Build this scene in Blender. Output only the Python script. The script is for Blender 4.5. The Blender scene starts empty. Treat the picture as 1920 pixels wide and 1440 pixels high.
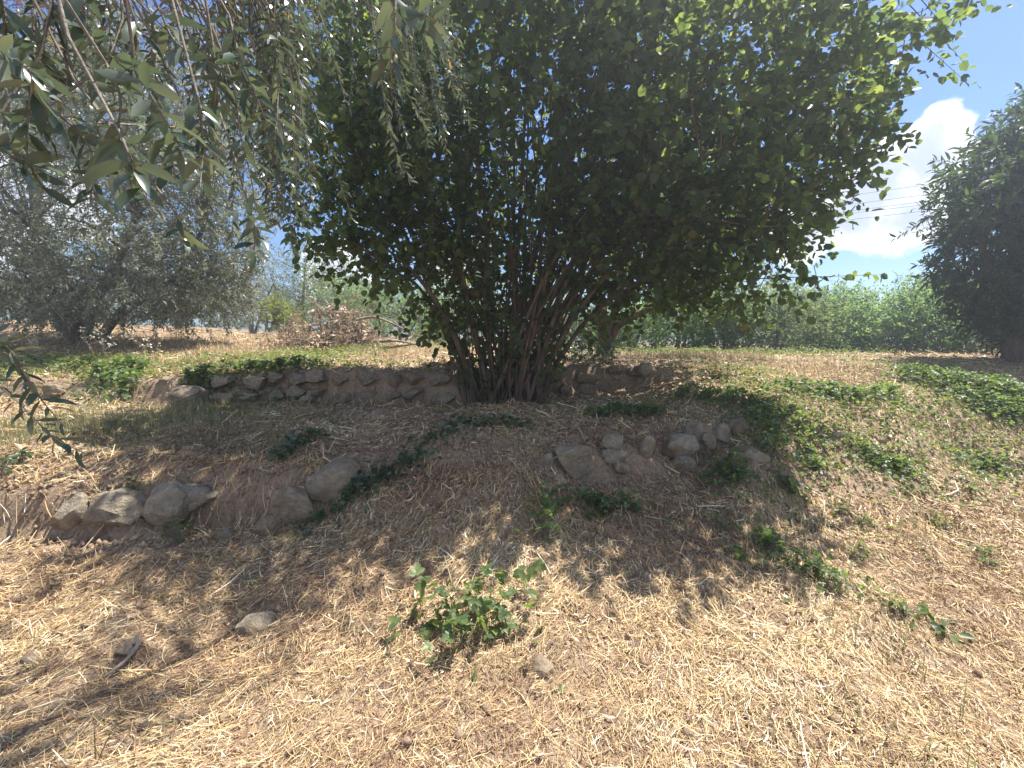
import bpy, math
import numpy as np
from mathutils import Matrix, Vector

rng = np.random.default_rng(11)
R = math.radians
scene = bpy.context.scene
COL = scene.collection

# ------------------------------------------------------------------ camera
FPX, CX, CY = 800.0, 960.0, 720.0          # focal length and centre in 1920x1440 pixels
PITCH = R(5.0)
CAMZ = 1.6
cam_data = bpy.data.cameras.new("camera")
cam = bpy.data.objects.new("camera", cam_data)
COL.objects.link(cam)
cam.location = (0, 0, CAMZ)
cam.rotation_euler = (R(90) - PITCH, 0, 0)
cam_data.sensor_width = 36.0
cam_data.lens = 36.0 * FPX / 1920.0
cam_data.clip_start = 0.05
cam_data.clip_end = 3000
scene.camera = cam

# ------------------------------------------------------------------ sky and sun
SUN_EL, SUN_AZ = R(67.0), R(60.0)          # azimuth clockwise from +Y
world = bpy.data.worlds.new("World")
scene.world = world
world.use_nodes = True
wn, wl = world.node_tree.nodes, world.node_tree.links
wn.clear()
w_out = wn.new("ShaderNodeOutputWorld")
w_bg = wn.new("ShaderNodeBackground")
w_bg.inputs["Strength"].default_value = 0.108
w_sky = wn.new("ShaderNodeTexSky")
w_sky.sky_type = 'NISHITA'
w_sky.sun_disc = False
w_sky.sun_elevation = SUN_EL
w_sky.sun_rotation = SUN_AZ
w_sky.altitude = 200
w_sky.air_density = 1.0
w_sky.dust_density = 0.0
w_sky.ozone_density = 3.0
w_tc = wn.new("ShaderNodeTexCoord")
def wmath(op, a, b=None, c=None):
    n = wn.new("ShaderNodeMath"); n.operation = op
    for i, v in enumerate((a, b, c)):
        if v is None: continue
        if isinstance(v, (int, float)): n.inputs[i].default_value = v
        else: wl.new(v, n.inputs[i])
    return n.outputs[0]
# drifting cumulus, the wide unseen ones added for fill light: soft round patches in a few directions of the sky, their edges broken by noise
w_noise = wn.new("ShaderNodeTexNoise")
w_noise.inputs["Scale"].default_value = 7.5
w_noise.inputs["Detail"].default_value = 9.0
w_noise.inputs["Roughness"].default_value = 0.58
wl.new(w_tc.outputs["Generated"], w_noise.inputs["Vector"])
def sky_dir(u, v):
    yc = (CY - v) / FPX; xc = (u - CX) / FPX
    d = np.array([xc, math.cos(PITCH) + yc * math.sin(PITCH), -math.sin(PITCH) + yc * math.cos(PITCH)])
    return d / np.linalg.norm(d)
def az_el(az, el):
    return np.array([math.sin(R(az)) * math.cos(R(el)), math.cos(R(az)) * math.cos(R(el)), math.sin(R(el))])
CLOUDS = [(sky_dir(1650, 345), 0.13), (sky_dir(1580, 400), 0.13), (sky_dir(1740, 285), 0.10), (sky_dir(1690, 420), 0.10), (sky_dir(1500, 440), 0.12), (sky_dir(1790, 520), 0.05),
          (az_el(-8, 8), .13), (az_el(-22, 9), .14), (az_el(-50, 12), .2), (az_el(-75, 30), .28), (az_el(-110, 16), .3), (az_el(-130, 45), .3), (az_el(-160, 20), .3), (az_el(175, 50), .3), (az_el(150, 20), .3),
          (az_el(115, 38), .3), (az_el(100, 14), .28), (az_el(-100, 68), .28), (az_el(150, 75), .25)]  # large clouds out of view, widened to brighten the shade
tot = None
for d, rad in CLOUDS:
    n = wn.new("ShaderNodeVectorMath"); n.operation = 'DISTANCE'
    wl.new(w_tc.outputs["Generated"], n.inputs[0]); n.inputs[1].default_value = tuple(d)
    m = wn.new("ShaderNodeMapRange"); m.interpolation_type = 'SMOOTHSTEP'
    m.inputs["From Min"].default_value = rad; m.inputs["From Max"].default_value = 0.0
    wl.new(n.outputs["Value"], m.inputs["Value"])
    tot = m.outputs[0] if tot is None else wmath('MAXIMUM', tot, m.outputs[0])
nz = wmath('MULTIPLY', wmath('SUBTRACT', w_noise.outputs["Fac"], 0.5), 2.9)
dens = wmath('ADD', tot, nz)
w_mr = wn.new("ShaderNodeMapRange"); w_mr.interpolation_type = 'SMOOTHSTEP'
w_mr.inputs["From Min"].default_value = 0.30; w_mr.inputs["From Max"].default_value = 0.62
wl.new(dens, w_mr.inputs["Value"])
cmask = wmath('MULTIPLY', w_mr.outputs[0], wmath('GREATER_THAN', tot, 0.001))
w_mr2 = wn.new("ShaderNodeMapRange"); w_mr2.interpolation_type = 'SMOOTHSTEP'
w_mr2.inputs["From Min"].default_value = 0.50; w_mr2.inputs["From Max"].default_value = 1.20
wl.new(dens, w_mr2.inputs["Value"])
w_cc = wn.new("ShaderNodeMix"); w_cc.data_type = 'RGBA'
wl.new(w_mr2.outputs[0], w_cc.inputs["Factor"])
w_cc.inputs[6].default_value = (6.0, 6.1, 6.3, 1); w_cc.inputs[7].default_value = (2.7, 3.0, 3.8, 1)
w_mix = wn.new("ShaderNodeMix"); w_mix.data_type = 'RGBA'
wl.new(cmask, w_mix.inputs["Factor"])
w_hs = wn.new('ShaderNodeHueSaturation'); w_hs.inputs['Saturation'].default_value = 1.15; w_hs.inputs['Hue'].default_value = .51; w_hs.inputs['Value'].default_value = .72
wl.new(w_sky.outputs[0], w_hs.inputs['Color']); wl.new(w_hs.outputs[0], w_mix.inputs[6]); wl.new(w_cc.outputs[2], w_mix.inputs[7])
wl.new(w_mix.outputs[2], w_bg.inputs["Color"])
wl.new(w_bg.outputs[0], w_out.inputs["Surface"])

sun_data = bpy.data.lights.new("sun", 'SUN')
sun_data.energy = 4.6
sun_data.angle = R(0.53)
sun_data.color = (1.0, 0.95, 0.87)
sun = bpy.data.objects.new("sun", sun_data)
COL.objects.link(sun)
SUN_DIR = np.array([math.sin(SUN_AZ) * math.cos(SUN_EL), math.cos(SUN_AZ) * math.cos(SUN_EL), math.sin(SUN_EL)])
sun.rotation_euler = Vector(-SUN_DIR).to_track_quat('-Z', 'Y').to_euler()
sun.location = (10, 20, 30)

vs = scene.view_settings
vs.view_transform = 'Standard'; vs.look = 'None'; vs.gamma = 1.0; vs.use_curve_mapping = False
vs.exposure = 1.4

scene.render.engine = 'CYCLES'
cy = scene.cycles
cy.use_denoising = True
cy.max_bounces = 8; cy.diffuse_bounces = 5; cy.glossy_bounces = 2; cy.transmission_bounces = 4
cy.volume_bounces = 0; cy.transparent_max_bounces = 4
cy.caustics_reflective = False; cy.caustics_refractive = False
cy.sample_clamp_indirect = 6.0

# ------------------------------------------------------------------ pixel <-> world helpers
def slope_of(v):
    yc = (CY - np.asarray(v, float)) / FPX
    return (-math.sin(PITCH) + yc * math.cos(PITCH)) / (math.cos(PITCH) + yc * math.sin(PITCH))
def P(u, v, d):
    """world point seen at photograph pixel (u, v) at forward distance d"""
    yc = (CY - v) / FPX
    k = d / (math.cos(PITCH) + yc * math.sin(PITCH))
    return np.array([(u - CX) / FPX * k, d, CAMZ + d * float(slope_of(v))])
def project(p):
    p = np.asarray(p, float)
    x, y, z = p[..., 0], p[..., 1], p[..., 2] - CAMZ
    fw = y * math.cos(PITCH) - z * math.sin(PITCH)
    up = y * math.sin(PITCH) + z * math.cos(PITCH)
    fw = np.where(np.abs(fw) < 1e-6, 1e-6, fw)
    return CX + FPX * x / fw, CY - FPX * up / fw, fw

# ------------------------------------------------------------------ terrain height
# columns: photograph column -> list of (row, height) or ('d', distance, height)
D = 'd'
COLS = {
 -300: [(1440, 0), (1200, .03), (1060, .12), (1012, .17), (935, .46), (915, .53), (855, .68), (800, .75), (770, .80), (D, 6.2, .82), (D, 6.4, 1.1), (D, 8, 1.45), (D, 10, 1.95), (D, 14, 2.5), (D, 30, 3.6), (D, 100, 6)],
 90: [(1440, 0), (1200, .03), (1060, .12), (1012, .17), (935, .46), (915, .52), (855, .68), (800, .75), (770, .79), (D, 6.15, .82), (D, 6.35, 1.1), (D, 8, 1.42), (D, 10, 1.9), (D, 14, 2.35), (D, 30, 3.4), (D, 100, 6)],
 330: [(1440, 0), (1200, .03), (1060, .12), (985, .2), (930, .42), (915, .47), (860, .67), (800, .76), (775, .80), (D, 5.62, .83), (D, 5.74, 1.2), (D, 7, 1.38), (D, 10, 1.75), (D, 14, 2.1), (D, 30, 3.0), (D, 100, 6)],
 600: [(1440, 0), (1200, .03), (1080, .1), (970, .24), (890, .555), (850, .66), (800, .76), (762, .82), (D, 5.73, .83), (D, 5.83, 1.27), (D, 7, 1.36), (D, 11, 1.62), (D, 14, 1.85), (D, 30, 2.4), (D, 100, 5)],
 690: [(1440, 0), (1220, .03), (1080, .12), (1000, .24), (900, .50), (845, .68), (800, .77), (760, .83), (D, 5.72, .835), (D, 5.82, 1.265), (D, 7, 1.36), (D, 11, 1.60), (D, 14, 1.75), (D, 30, 2.2), (D, 100, 5)],
 800: [(1440, 0), (1250, .03), (1080, .13), (1000, .25), (900, .50), (840, .70), (800, .78), (760, .83), (D, 5.75, .835), (D, 5.85, 1.26), (D, 7, 1.34), (D, 11, 1.57), (D, 14, 1.65), (D, 30, 2.0), (D, 100, 4)],
 950: [(1440, 0), (1250, .03), (1100, .12), (1000, .28), (900, .52), (815, .76), (795, .79), (760, .84), (D, 6.25, .86), (D, 6.36, 1.285), (D, 8, 1.36), (D, 11, 1.46), (D, 14, 1.5), (D, 30, 1.8), (D, 100, 4)],
 1040: [(1440, 0), (1250, .03), (1100, .11), (1000, .24), (905, .42), (850, .62), (800, .75), (765, .82), (D, 6.5, .87), (D, 6.62, 1.3), (D, 9, 1.37), (D, 14, 1.44), (D, 30, 1.7), (D, 100, 3)],
 1100: [(1440, 0), (1250, .03), (1100, .10), (1000, .2), (905, .34), (852, .60), (815, .70), (790, .77), (745, .85), (D, 6.62, .88), (D, 6.75, 1.3), (D, 9, 1.37), (D, 14, 1.42), (D, 30, 1.6), (D, 100, 3)],
 1210: [(1440, 0), (1250, .03), (1100, .10), (1000, .2), (895, .36), (850, .56), (810, .70), (790, .77), (750, .87), (D, 6.6, 1.0), (D, 6.8, 1.27), (D, 9, 1.36), (D, 14, 1.42), (D, 30, 1.6), (D, 100, 3)],
 1310: [(1440, 0), (1250, .03), (1100, .10), (1000, .2), (900, .36), (865, .44), (828, .63), (800, .73), (770, .85), (740, .98), (700, 1.19), (D, 7.5, 1.3), (D, 9, 1.36), (D, 14, 1.42), (D, 30, 1.6), (D, 100, 3)],
 1430: [(1440, 0), (1250, .02), (1100, .08), (1000, .2), (920, .36), (880, .49), (800, .78), (760, .93), (730, 1.05), (700, 1.2), (D, 8, 1.3), (D, 9, 1.35), (D, 14, 1.42), (D, 30, 1.6), (D, 100, 3)],
 1600: [(1440, 0), (1250, .02), (1100, .07), (1000, .15), (920, .3), (860, .5), (800, .75), (755, .95), (735, 1.03), (700, 1.2), (D, 8.4, 1.36), (D, 10, 1.38), (D, 14, 1.42), (D, 30, 1.6), (D, 100, 3)],
 1850: [(1440, 0), (1250, 0), (1100, .04), (1000, .1), (900, .25), (830, .5), (780, .75), (730, 1.03), (705, 1.16), (D, 7.5, 1.33), (D, 9, 1.36), (D, 14, 1.42), (D, 30, 1.6), (D, 100, 3)],
 2300: [(1440, 0), (1250, 0), (1100, .04), (1000, .1), (900, .25), (830, .5), (780, .75), (730, 1.03), (705, 1.16), (D, 7.5, 1.33), (D, 9, 1.36), (D, 14, 1.42), (D, 30, 1.6), (D, 100, 3)],
}
CU = sorted(COLS)
PROF = []
for cu in CU:
    ds, zs = [0.0], [-0.02]
    for row in COLS[cu]:
        if row[0] == D: d, z = row[1], row[2]
        else: d, z = (CAMZ - row[1]) / -float(slope_of(row[0])), row[1]
        if d <= ds[-1] + .02: d = ds[-1] + .03
        ds.append(d); zs.append(z)
    PROF.append((np.array(ds), np.array(zs)))
_nrng = np.random.default_rng(3)
_waves = []
for amp, wl_ in ((.030, 1.3), (.016, .5), (.010, .22)):
    for _ in range(7):
        a = _nrng.uniform(0, 2 * math.pi); k = 2 * math.pi / (wl_ * _nrng.uniform(.7, 1.4))
        _waves.append((amp / 2.6, k * math.cos(a), k * math.sin(a), _nrng.uniform(0, 6.28)))
def G(x, y):
    """height of the ground"""
    x = np.asarray(x, float); y = np.asarray(y, float)
    yy = np.maximum(y, .6)
    u = np.clip(CX + FPX * x / yy, CU[0], CU[-1] - 1e-3)
    idx = np.clip(np.searchsorted(CU, u, side='right') - 1, 0, len(CU) - 2)
    z = np.zeros_like(u)
    for i in range(len(CU) - 1):
        m = idx == i
        if not np.any(m): continue
        t = (u[m] - CU[i]) / (CU[i + 1] - CU[i]); t = t * t * (3 - 2 * t)
        z[m] = np.interp(y[m], *PROF[i]) * (1 - t) + np.interp(y[m], *PROF[i + 1]) * t
    for amp, kx, ky, ph in _waves:
        z = z + amp * np.sin(kx * x + ky * y + ph)
    return z
def hit(u, v):
    """point of the ground seen at photograph pixel (u, v)"""
    d = np.concatenate([np.arange(1.0, 9, .01), np.arange(9, 60, .1)])
    yc = (CY - v) / FPX
    k = d / (math.cos(PITCH) + yc * math.sin(PITCH))
    x = (u - CX) / FPX * k; z = CAMZ + d * float(slope_of(v))
    below = np.nonzero(z <= G(x, d))[0]
    i = below[0] if len(below) else len(d) - 1
    return np.array([x[i], d[i], float(G(x[i:i + 1], d[i:i + 1])[0])])
def on_ground(x, y, lift=0.0):
    return np.array([x, y, float(G(np.array([x]), np.array([y]))[0]) + lift])

# ------------------------------------------------------------------ mesh helpers
def make_mesh(name, verts, faces, rnd=None, smooth=False):
    verts = np.ascontiguousarray(verts, np.float32).reshape(-1, 3)
    me = bpy.data.meshes.new(name)
    if not isinstance(faces, list): faces = [faces]
    faces = [np.ascontiguousarray(f, np.int32) for f in faces if len(f)]
    nl = sum(f.size for f in faces); nf = sum(len(f) for f in faces)
    me.vertices.add(len(verts)); me.vertices.foreach_set("co", verts.ravel())
    me.loops.add(nl); me.loops.foreach_set("vertex_index", np.concatenate([f.ravel() for f in faces]))
    starts, tots, s = [], [], 0
    for f in faces:
        k = f.shape[1]; n = len(f)
        starts.append(s + np.arange(n) * k); s += n * k
    me.polygons.add(nf)
    me.polygons.foreach_set("loop_start", np.concatenate(starts).astype(np.int32))
    if smooth: me.polygons.foreach_set("use_smooth", np.ones(nf, bool))
    if rnd is not None:
        at = me.attributes.new("rnd", 'FLOAT', 'POINT')
        at.data.foreach_set("value", np.ascontiguousarray(rnd, np.float32))
    me.update(calc_edges=True)
    return me
def root_loc(parent):
    v = np.zeros(3)
    while parent is not None:
        v += np.array(parent.location); parent = parent.parent
    return v
def obj(name, verts, faces, mat, parent=None, rnd=None, smooth=False, kind=None):
    verts = np.asarray(verts, float).reshape(-1, 3)
    if parent is not None: verts = verts - root_loc(parent)
    me = make_mesh(name, verts, faces, rnd, smooth)
    me.materials.append(mat)
    o = bpy.data.objects.new(name, me); COL.objects.link(o)
    if parent is not None: o.parent = parent
    if kind: o["kind"] = kind
    return o
def thing(name, loc, label, cat, group=None):
    o = bpy.data.objects.new(name, None); COL.objects.link(o)
    o.location = tuple(loc); o.empty_display_size = .1
    o["label"] = label; o["category"] = cat
    if group: o["group"] = group
    return o
def tag(o, label, cat, group=None, kind=None):
    o["label"] = label; o["category"] = cat
    if group: o["group"] = group
    if kind: o["kind"] = kind
    return o
def unit(a):
    a = np.asarray(a, float)
    return a / np.maximum(np.linalg.norm(a, axis=-1, keepdims=True), 1e-9)

class Tubes:
    """collects tapered tubes into one mesh"""
    def __init__(s): s.v, s.f, s.r, s.n = [], [], [], 0
    def add(s, pts, radii, sides=6, wob=0.0):
        pts = np.asarray(pts, float); radii = np.broadcast_to(np.asarray(radii, float), (len(pts),))
        t = np.gradient(pts, axis=0); t = unit(t)
        ref = np.array([0, 0, 1.0]) if abs(t[0][2]) < .9 else np.array([1.0, 0, 0])
        a = unit(np.cross(t, ref)); b = np.cross(t, a)
        ang = np.linspace(0, 2 * math.pi, sides, endpoint=False)
        ring = a[:, None] * np.cos(ang)[None, :, None] + b[:, None] * np.sin(ang)[None, :, None]
        rr = radii[:, None, None] * (1 + (rng.uniform(-wob, wob, (len(pts), sides, 1)) if wob else 0))
        v = pts[:, None] + ring * rr
        n = len(pts); i = np.arange(n - 1)[:, None] * sides; j = np.arange(sides)[None]; k = (j + 1) % sides
        f = np.stack([i + j, i + k, i + sides + k, i + sides + j], -1).reshape(-1, 4) + s.n
        s.v.append(v.reshape(-1, 3)); s.f.append(f); s.r.append(np.full(n * sides, rng.random())); s.n += n * sides
    def build(s, name, mat, parent=None, kind=None):
        return obj(name, np.concatenate(s.v), np.concatenate(s.f), mat, parent, np.concatenate(s.r), True, kind)
def curve_pts(ctrl, n=10):
    """smooth line through control points"""
    c = np.asarray(ctrl, float)
    if len(c) == 2: return c[0] + (c[1] - c[0]) * np.linspace(0, 1, n)[:, None]
    c = np.vstack([2 * c[0] - c[1], c, 2 * c[-1] - c[-2]])
    out = []; m = len(c) - 3; per = max(2, n // m)
    for i in range(m):
        t = np.linspace(0, 1, per, endpoint=(i == m - 1))[:, None]
        p0, p1, p2, p3 = c[i:i + 4]
        out.append(.5 * (2 * p1 + (p2 - p0) * t + (2 * p0 - 5 * p1 + 4 * p2 - p3) * t ** 2 + (3 * p1 - p0 - 3 * p2 + p3) * t ** 3))
    return np.vstack(out)

# leaf templates: x along the leaf, y across, z out of the blade
def tri(l): return np.array(l, int)
T_ROUND = (np.array([(.5, 0, -.05), (0, 0, 0), (.06, .34, .03), (.38, .52, .05), (.74, .36, .02), (1, 0, -.10), (.74, -.36, .02), (.38, -.52, .05), (.06, -.34, .03)]),
           tri([(0, 1, 8), (0, 8, 7), (0, 7, 6), (0, 6, 5), (0, 5, 4), (0, 4, 3), (0, 3, 2), (0, 2, 1)]))
T_HEX = (np.array([(.5, 0, -.05), (0, 0, 0), (.20, .46, .05), (.66, .43, .04), (1, 0, -.10), (.66, -.43, .04), (.20, -.46, .05)]),
         tri([(0, 1, 6), (0, 6, 5), (0, 5, 4), (0, 4, 3), (0, 3, 2), (0, 2, 1)]))
T_OVATE = (np.array([(.45, 0, -.04), (0, 0, 0), (.16, .36, .04), (.45, .46, .05), (.78, .24, .0), (1, 0, -.09), (.78, -.24, .0), (.45, -.46, .05), (.16, -.36, .04)]), T_ROUND[1])
T_LANCE = (np.array([(0, 0, 0), (.33, 0, .035), (.68, 0, .03), (1, 0, -.09), (.30, .42, .075), (.66, .40, .06), (.30, -.42, .075), (.66, -.40, .06)]),
           tri([(0, 6, 1), (0, 1, 4), (1, 6, 7), (1, 7, 2), (1, 2, 5), (1, 5, 4), (2, 7, 3), (2, 3, 5)]))
T_LANCE4 = (np.array([(0, 0, 0), (.30, .44, .06), (.30, -.44, .06), (.68, .38, .05), (.68, -.38, .05), (1, 0, -.07)]), tri([(0, 2, 1), (1, 2, 4), (1, 4, 3), (3, 4, 5)]))
T_RHOMB = (np.array([(0, 0, 0), (.5, .5, .05), (1, 0, -.04), (.5, -.5, .05)]), tri([(0, 3, 2), (0, 2, 1)]))
def leaf_frames(axis, nrm):
    axis = unit(axis); side = unit(np.cross(nrm, axis)); n = np.cross(axis, side)
    return axis, side, n
def leaves(tmpl, pos, axis, nrm, L, W, rnd=None):
    tv, tf = tmpl; n = len(pos)
    axis, side, nn = leaf_frames(axis, nrm)
    L = np.broadcast_to(L, (n,))[:, None, None]; W = np.broadcast_to(W, (n,))[:, None, None]
    v = pos[:, None] + tv[None, :, 0:1] * L * axis[:, None] + tv[None, :, 1:2] * W * side[:, None] + tv[None, :, 2:3] * L * nn[:, None]
    f = (np.arange(n)[:, None, None] * len(tv) + tf[None]).reshape(-1, 3)
    if rnd is None: rnd = rng.random(n)
    return v.reshape(-1, 3), f, np.repeat(rnd, len(tv))
def leaf_objects(tmpl, pos, axis, nrm, L, W, mat, parent, name="leaf"):
    """single leaves as parts, sharing five meshes"""
    axis, side, nn = leaf_frames(axis, nrm)
    base = root_loc(parent); mes = []
    for k in range(5):
        me = make_mesh(name, tmpl[0], tmpl[1], np.full(len(tmpl[0]), (k + .5) / 5)); me.materials.append(mat); mes.append(me)
    L = np.broadcast_to(L, (len(pos),)); W = np.broadcast_to(W, (len(pos),))
    for i in range(len(pos)):
        o = bpy.data.objects.new(name, mes[rng.integers(5)]); COL.objects.link(o); o.parent = parent
        m = Matrix.Identity(4); p = pos[i] - base
        for r in range(3):
            m[r][0] = axis[i][r] * L[i]; m[r][1] = side[i][r] * W[i]; m[r][2] = nn[i][r] * L[i]; m[r][3] = p[r]
        o.matrix_basis = m

# ------------------------------------------------------------------ materials
def new_mat(name):
    m = bpy.data.materials.new(name); m.use_nodes = True
    nt = m.node_tree; nt.nodes.clear()
    out = nt.nodes.new("ShaderNodeOutputMaterial")
    return m, nt, out
def ramp(nt, stops, fac):
    n = nt.nodes.new("ShaderNodeValToRGB"); e = n.color_ramp.elements
    while len(e) < len(stops): e.new(.5)
    for el, (p, c) in zip(e, stops): el.position = p; el.color = (*c, 1)
    nt.links.new(fac, n.inputs[0]); return n.outputs[0]
def attr(nt, name="rnd"):
    n = nt.nodes.new("ShaderNodeAttribute"); n.attribute_name = name; return n.outputs["Fac"]
def noise(nt, scale, detail=6, rough=.6, vec=None, dist=0.0):
    n = nt.nodes.new("ShaderNodeTexNoise")
    n.inputs["Scale"].default_value = scale; n.inputs["Detail"].default_value = detail; n.inputs["Roughness"].default_value = rough; n.inputs["Distortion"].default_value = dist
    if vec is not None: nt.links.new(vec, n.inputs["Vector"])
    return n.outputs["Fac"]
def mixc(nt, fac, a, b, mode='MIX'):
    n = nt.nodes.new("ShaderNodeMix"); n.data_type = 'RGBA'; n.blend_type = mode
    for sock, v in ((n.inputs["Factor"], fac), (n.inputs[6], a), (n.inputs[7], b)):
        if isinstance(v, (int, float)): sock.default_value = v
        elif isinstance(v, tuple): sock.default_value = (*v, 1)
        else: nt.links.new(v, sock)
    return n.outputs[2]
def leaf_mat(name, stops, trans_stops, trans=.4, rough=.42, under=None, spec=.5):
    m, nt, out = new_mat(name); L = nt.links
    r = attr(nt)
    col = ramp(nt, stops, r)
    if under:
        geo = nt.nodes.new("ShaderNodeNewGeometry")
        col = mixc(nt, geo.outputs["Backfacing"], col, ramp(nt, under, r))
    b = nt.nodes.new("ShaderNodeBsdfPrincipled"); L.new(col, b.inputs["Base Color"])
    b.inputs["Roughness"].default_value = rough; b.inputs["Specular IOR Level"].default_value = spec
    t = nt.nodes.new("ShaderNodeBsdfTranslucent"); L.new(ramp(nt, trans_stops, r), t.inputs["Color"])
    mx = nt.nodes.new("ShaderNodeMixShader"); mx.inputs[0].default_value = trans
    L.new(b.outputs[0], mx.inputs[1]); L.new(t.outputs[0], mx.inputs[2]); L.new(mx.outputs[0], out.inputs[0])
    return m
def solid_mat(name, build_col, rough=.85, bump=None, spec=.3):
    m, nt, out = new_mat(name)
    tc = nt.nodes.new("ShaderNodeTexCoord").outputs["Object"]
    b = nt.nodes.new("ShaderNodeBsdfPrincipled"); b.inputs["Roughness"].default_value = rough; b.inputs["Specular IOR Level"].default_value = spec
    nt.links.new(build_col(nt, tc), b.inputs["Base Color"])
    if bump:
        sc, st, di = bump
        bn = nt.nodes.new("ShaderNodeBump"); bn.inputs["Strength"].default_value = st; bn.inputs["Distance"].default_value = di
        nt.links.new(noise(nt, sc, 8, .65, tc), bn.inputs["Height"]); nt.links.new(bn.outputs[0], b.inputs["Normal"])
    nt.links.new(b.outputs[0], out.inputs[0])
    return m
M = {}
def soil_col(nt, tc):
    a = ramp(nt, [(.30, (.16, .108, .072)), (.5, (.29, .205, .14)), (.72, (.42, .31, .21))], noise(nt, 2.2, 8, .62, tc))
    b = ramp(nt, [(.35, (.10, .07, .05)), (.65, (.44, .33, .22))], noise(nt, 34, 6, .7, tc, .6))
    return mixc(nt, .5, a, b)
M['soil'] = solid_mat("soil", soil_col, .95, (30, .9, .02), .1)
def straw_col(nt, tc):
    return ramp(nt, [(0, (.13, .075, .048)), (.28, (.32, .19, .11)), (.62, (.54, .395, .190)), (.88, (.71, .56, .30)), (1, (.82, .74, .54))], attr(nt))
M['straw'] = solid_mat("straw", straw_col, .6, None, .35)
def litter_col(nt, tc):
    return ramp(nt, [(0, (.12, .07, .045)), (.4, (.28, .17, .10)), (.7, (.44, .33, .20)), (1, (.64, .56, .42))], attr(nt))
M['litter'] = solid_mat("dead_leaf", litter_col, .6, None, .4)
def stone_col(nt, tc):
    a = ramp(nt, [(.3, (.22, .18, .125)), (.5, (.40, .335, .24)), (.7, (.55, .475, .36))], noise(nt, 5, 9, .65, tc, .4))
    b = ramp(nt, [(.42, (.14, .12, .09)), (.6, (.50, .445, .35))], noise(nt, 26, 8, .7, tc))
    c = mixc(nt, .4, a, b)
    return mixc(nt, ramp(nt, [(.47, (0, 0, 0)), (.66, (.9, .9, .9))], noise(nt, 6.5, 6, .65, tc)), c, (.25, .175, .105))
M['stone'] = solid_mat("limestone", stone_col, .92, (34, 1.0, .05), .15)
def stone2_col(nt, tc):
    a = ramp(nt, [(.3, (.16, .12, .08)), (.5, (.28, .215, .15)), (.7, (.39, .315, .225))], noise(nt, 5, 9, .65, tc, .4))
    b = ramp(nt, [(.45, (.09, .07, .05)), (.6, (.30, .25, .18))], noise(nt, 26, 8, .7, tc))
    return mixc(nt, .45, a, b)
M['stone_earthy'] = solid_mat("earthy_stone", stone2_col, .93, (14, .8, .03), .15)
def bark(nm, lo, hi, sc=18):
    def c(nt, tc):
        mp = nt.nodes.new("ShaderNodeMapping"); mp.inputs["Scale"].default_value = (1, 1, .25); nt.links.new(tc, mp.inputs[0])
        return ramp(nt, [(.3, lo), (.7, hi)], noise(nt, sc, 8, .7, mp.outputs[0]))
    M[nm] = solid_mat(nm, c, .9, (sc * 1.6, .7, .02), .2)
bark('hazel_bark', (.060, .044, .034), (.20, .150, .115))
bark('olive_bark', (.085, .07, .055), (.26, .225, .18))
bark('twig_bark', (.14, .115, .09), (.32, .28, .23), 40)
bark('dead_wood', (.17, .13, .10), (.42, .35, .28))
M['hazel'] = leaf_mat("hazel_leaf", [(0, (.022, .044, .018)), (.6, (.038, .068, .025)), (.985, (.055, .09, .030)), (1, (.16, .12, .035))],
                      [(0, (.15, .23, .05)), (.7, (.26, .36, .075)), (.985, (.46, .54, .10)), (1, (.45, .30, .06))], .47, .45, None, .4)
M['olive'] = leaf_mat("olive_leaf", [(0, (.028, .055, .038)), (.7, (.050, .080, .050)), (.985, (.09, .12, .06)), (1, (.45, .26, .04))],
                      [(0, (.07, .115, .06)), (.8, (.15, .205, .09)), (.985, (.24, .27, .12)), (1, (.65, .35, .04))], .26, .33,
                      [(0, (.080, .11, .080)), (.8, (.135, .165, .12)), (.985, (.18, .20, .14)), (1, (.30, .24, .10))], .6)
M['olive_far'] = leaf_mat("olive_leaf_far", [(0, (.09, .105, .066)), (.6, (.20, .22, .145)), (1, (.32, .335, .23))],
                          [(0, (.16, .19, .10)), (1, (.36, .38, .21))], .42, .36, [(0, (.27, .285, .22)), (1, (.42, .42, .34))], .6)
M['locust'] = leaf_mat("locust_leaf", [(0, (.055, .10, .048)), (.6, (.095, .155, .070)), (1, (.14, .21, .085))], [(0, (.22, .36, .10)), (1, (.40, .56, .15))], .55, .5)
M['bush'] = leaf_mat("bush_leaf", [(0, (.07, .105, .050)), (.6, (.12, .165, .075)), (1, (.18, .21, .10))], [(0, (.20, .30, .09)), (1, (.36, .44, .14))], .46, .5)
M['lime'] = leaf_mat("lime_leaf", [(0, (.11, .15, .03)), (1, (.21, .24, .05))], [(0, (.30, .38, .05)), (1, (.45, .50, .08))], .45, .5)
M['chestnut'] = leaf_mat("chestnut_leaf", [(0, (.018, .034, .020)), (.7, (.028, .050, .026)), (1, (.05, .078, .035))], [(0, (.06, .12, .025)), (1, (.16, .25, .04))], .30, .5, None, .3)
M['plum'] = leaf_mat("plum_leaf", [(0, (.028, .014, .018)), (1, (.075, .030, .036))], [(0, (.14, .03, .03)), (1, (.28, .07, .06))], .35, .45)
M['bramble'] = leaf_mat("bramble_leaf", [(0, (.050, .085, .034)), (.6, (.095, .145, .055)), (.95, (.16, .205, .08)), (1, (.30, .24, .08))], [(0, (.17, .29, .05)), (1, (.36, .48, .09))], .42, .45)
M['ivy'] = leaf_mat("ivy_leaf", [(0, (.034, .066, .034)), (.7, (.062, .11, .052)), (1, (.11, .16, .08))], [(0, (.09, .18, .04)), (1, (.17, .28, .06))], .25, .30, None, .7)
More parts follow.
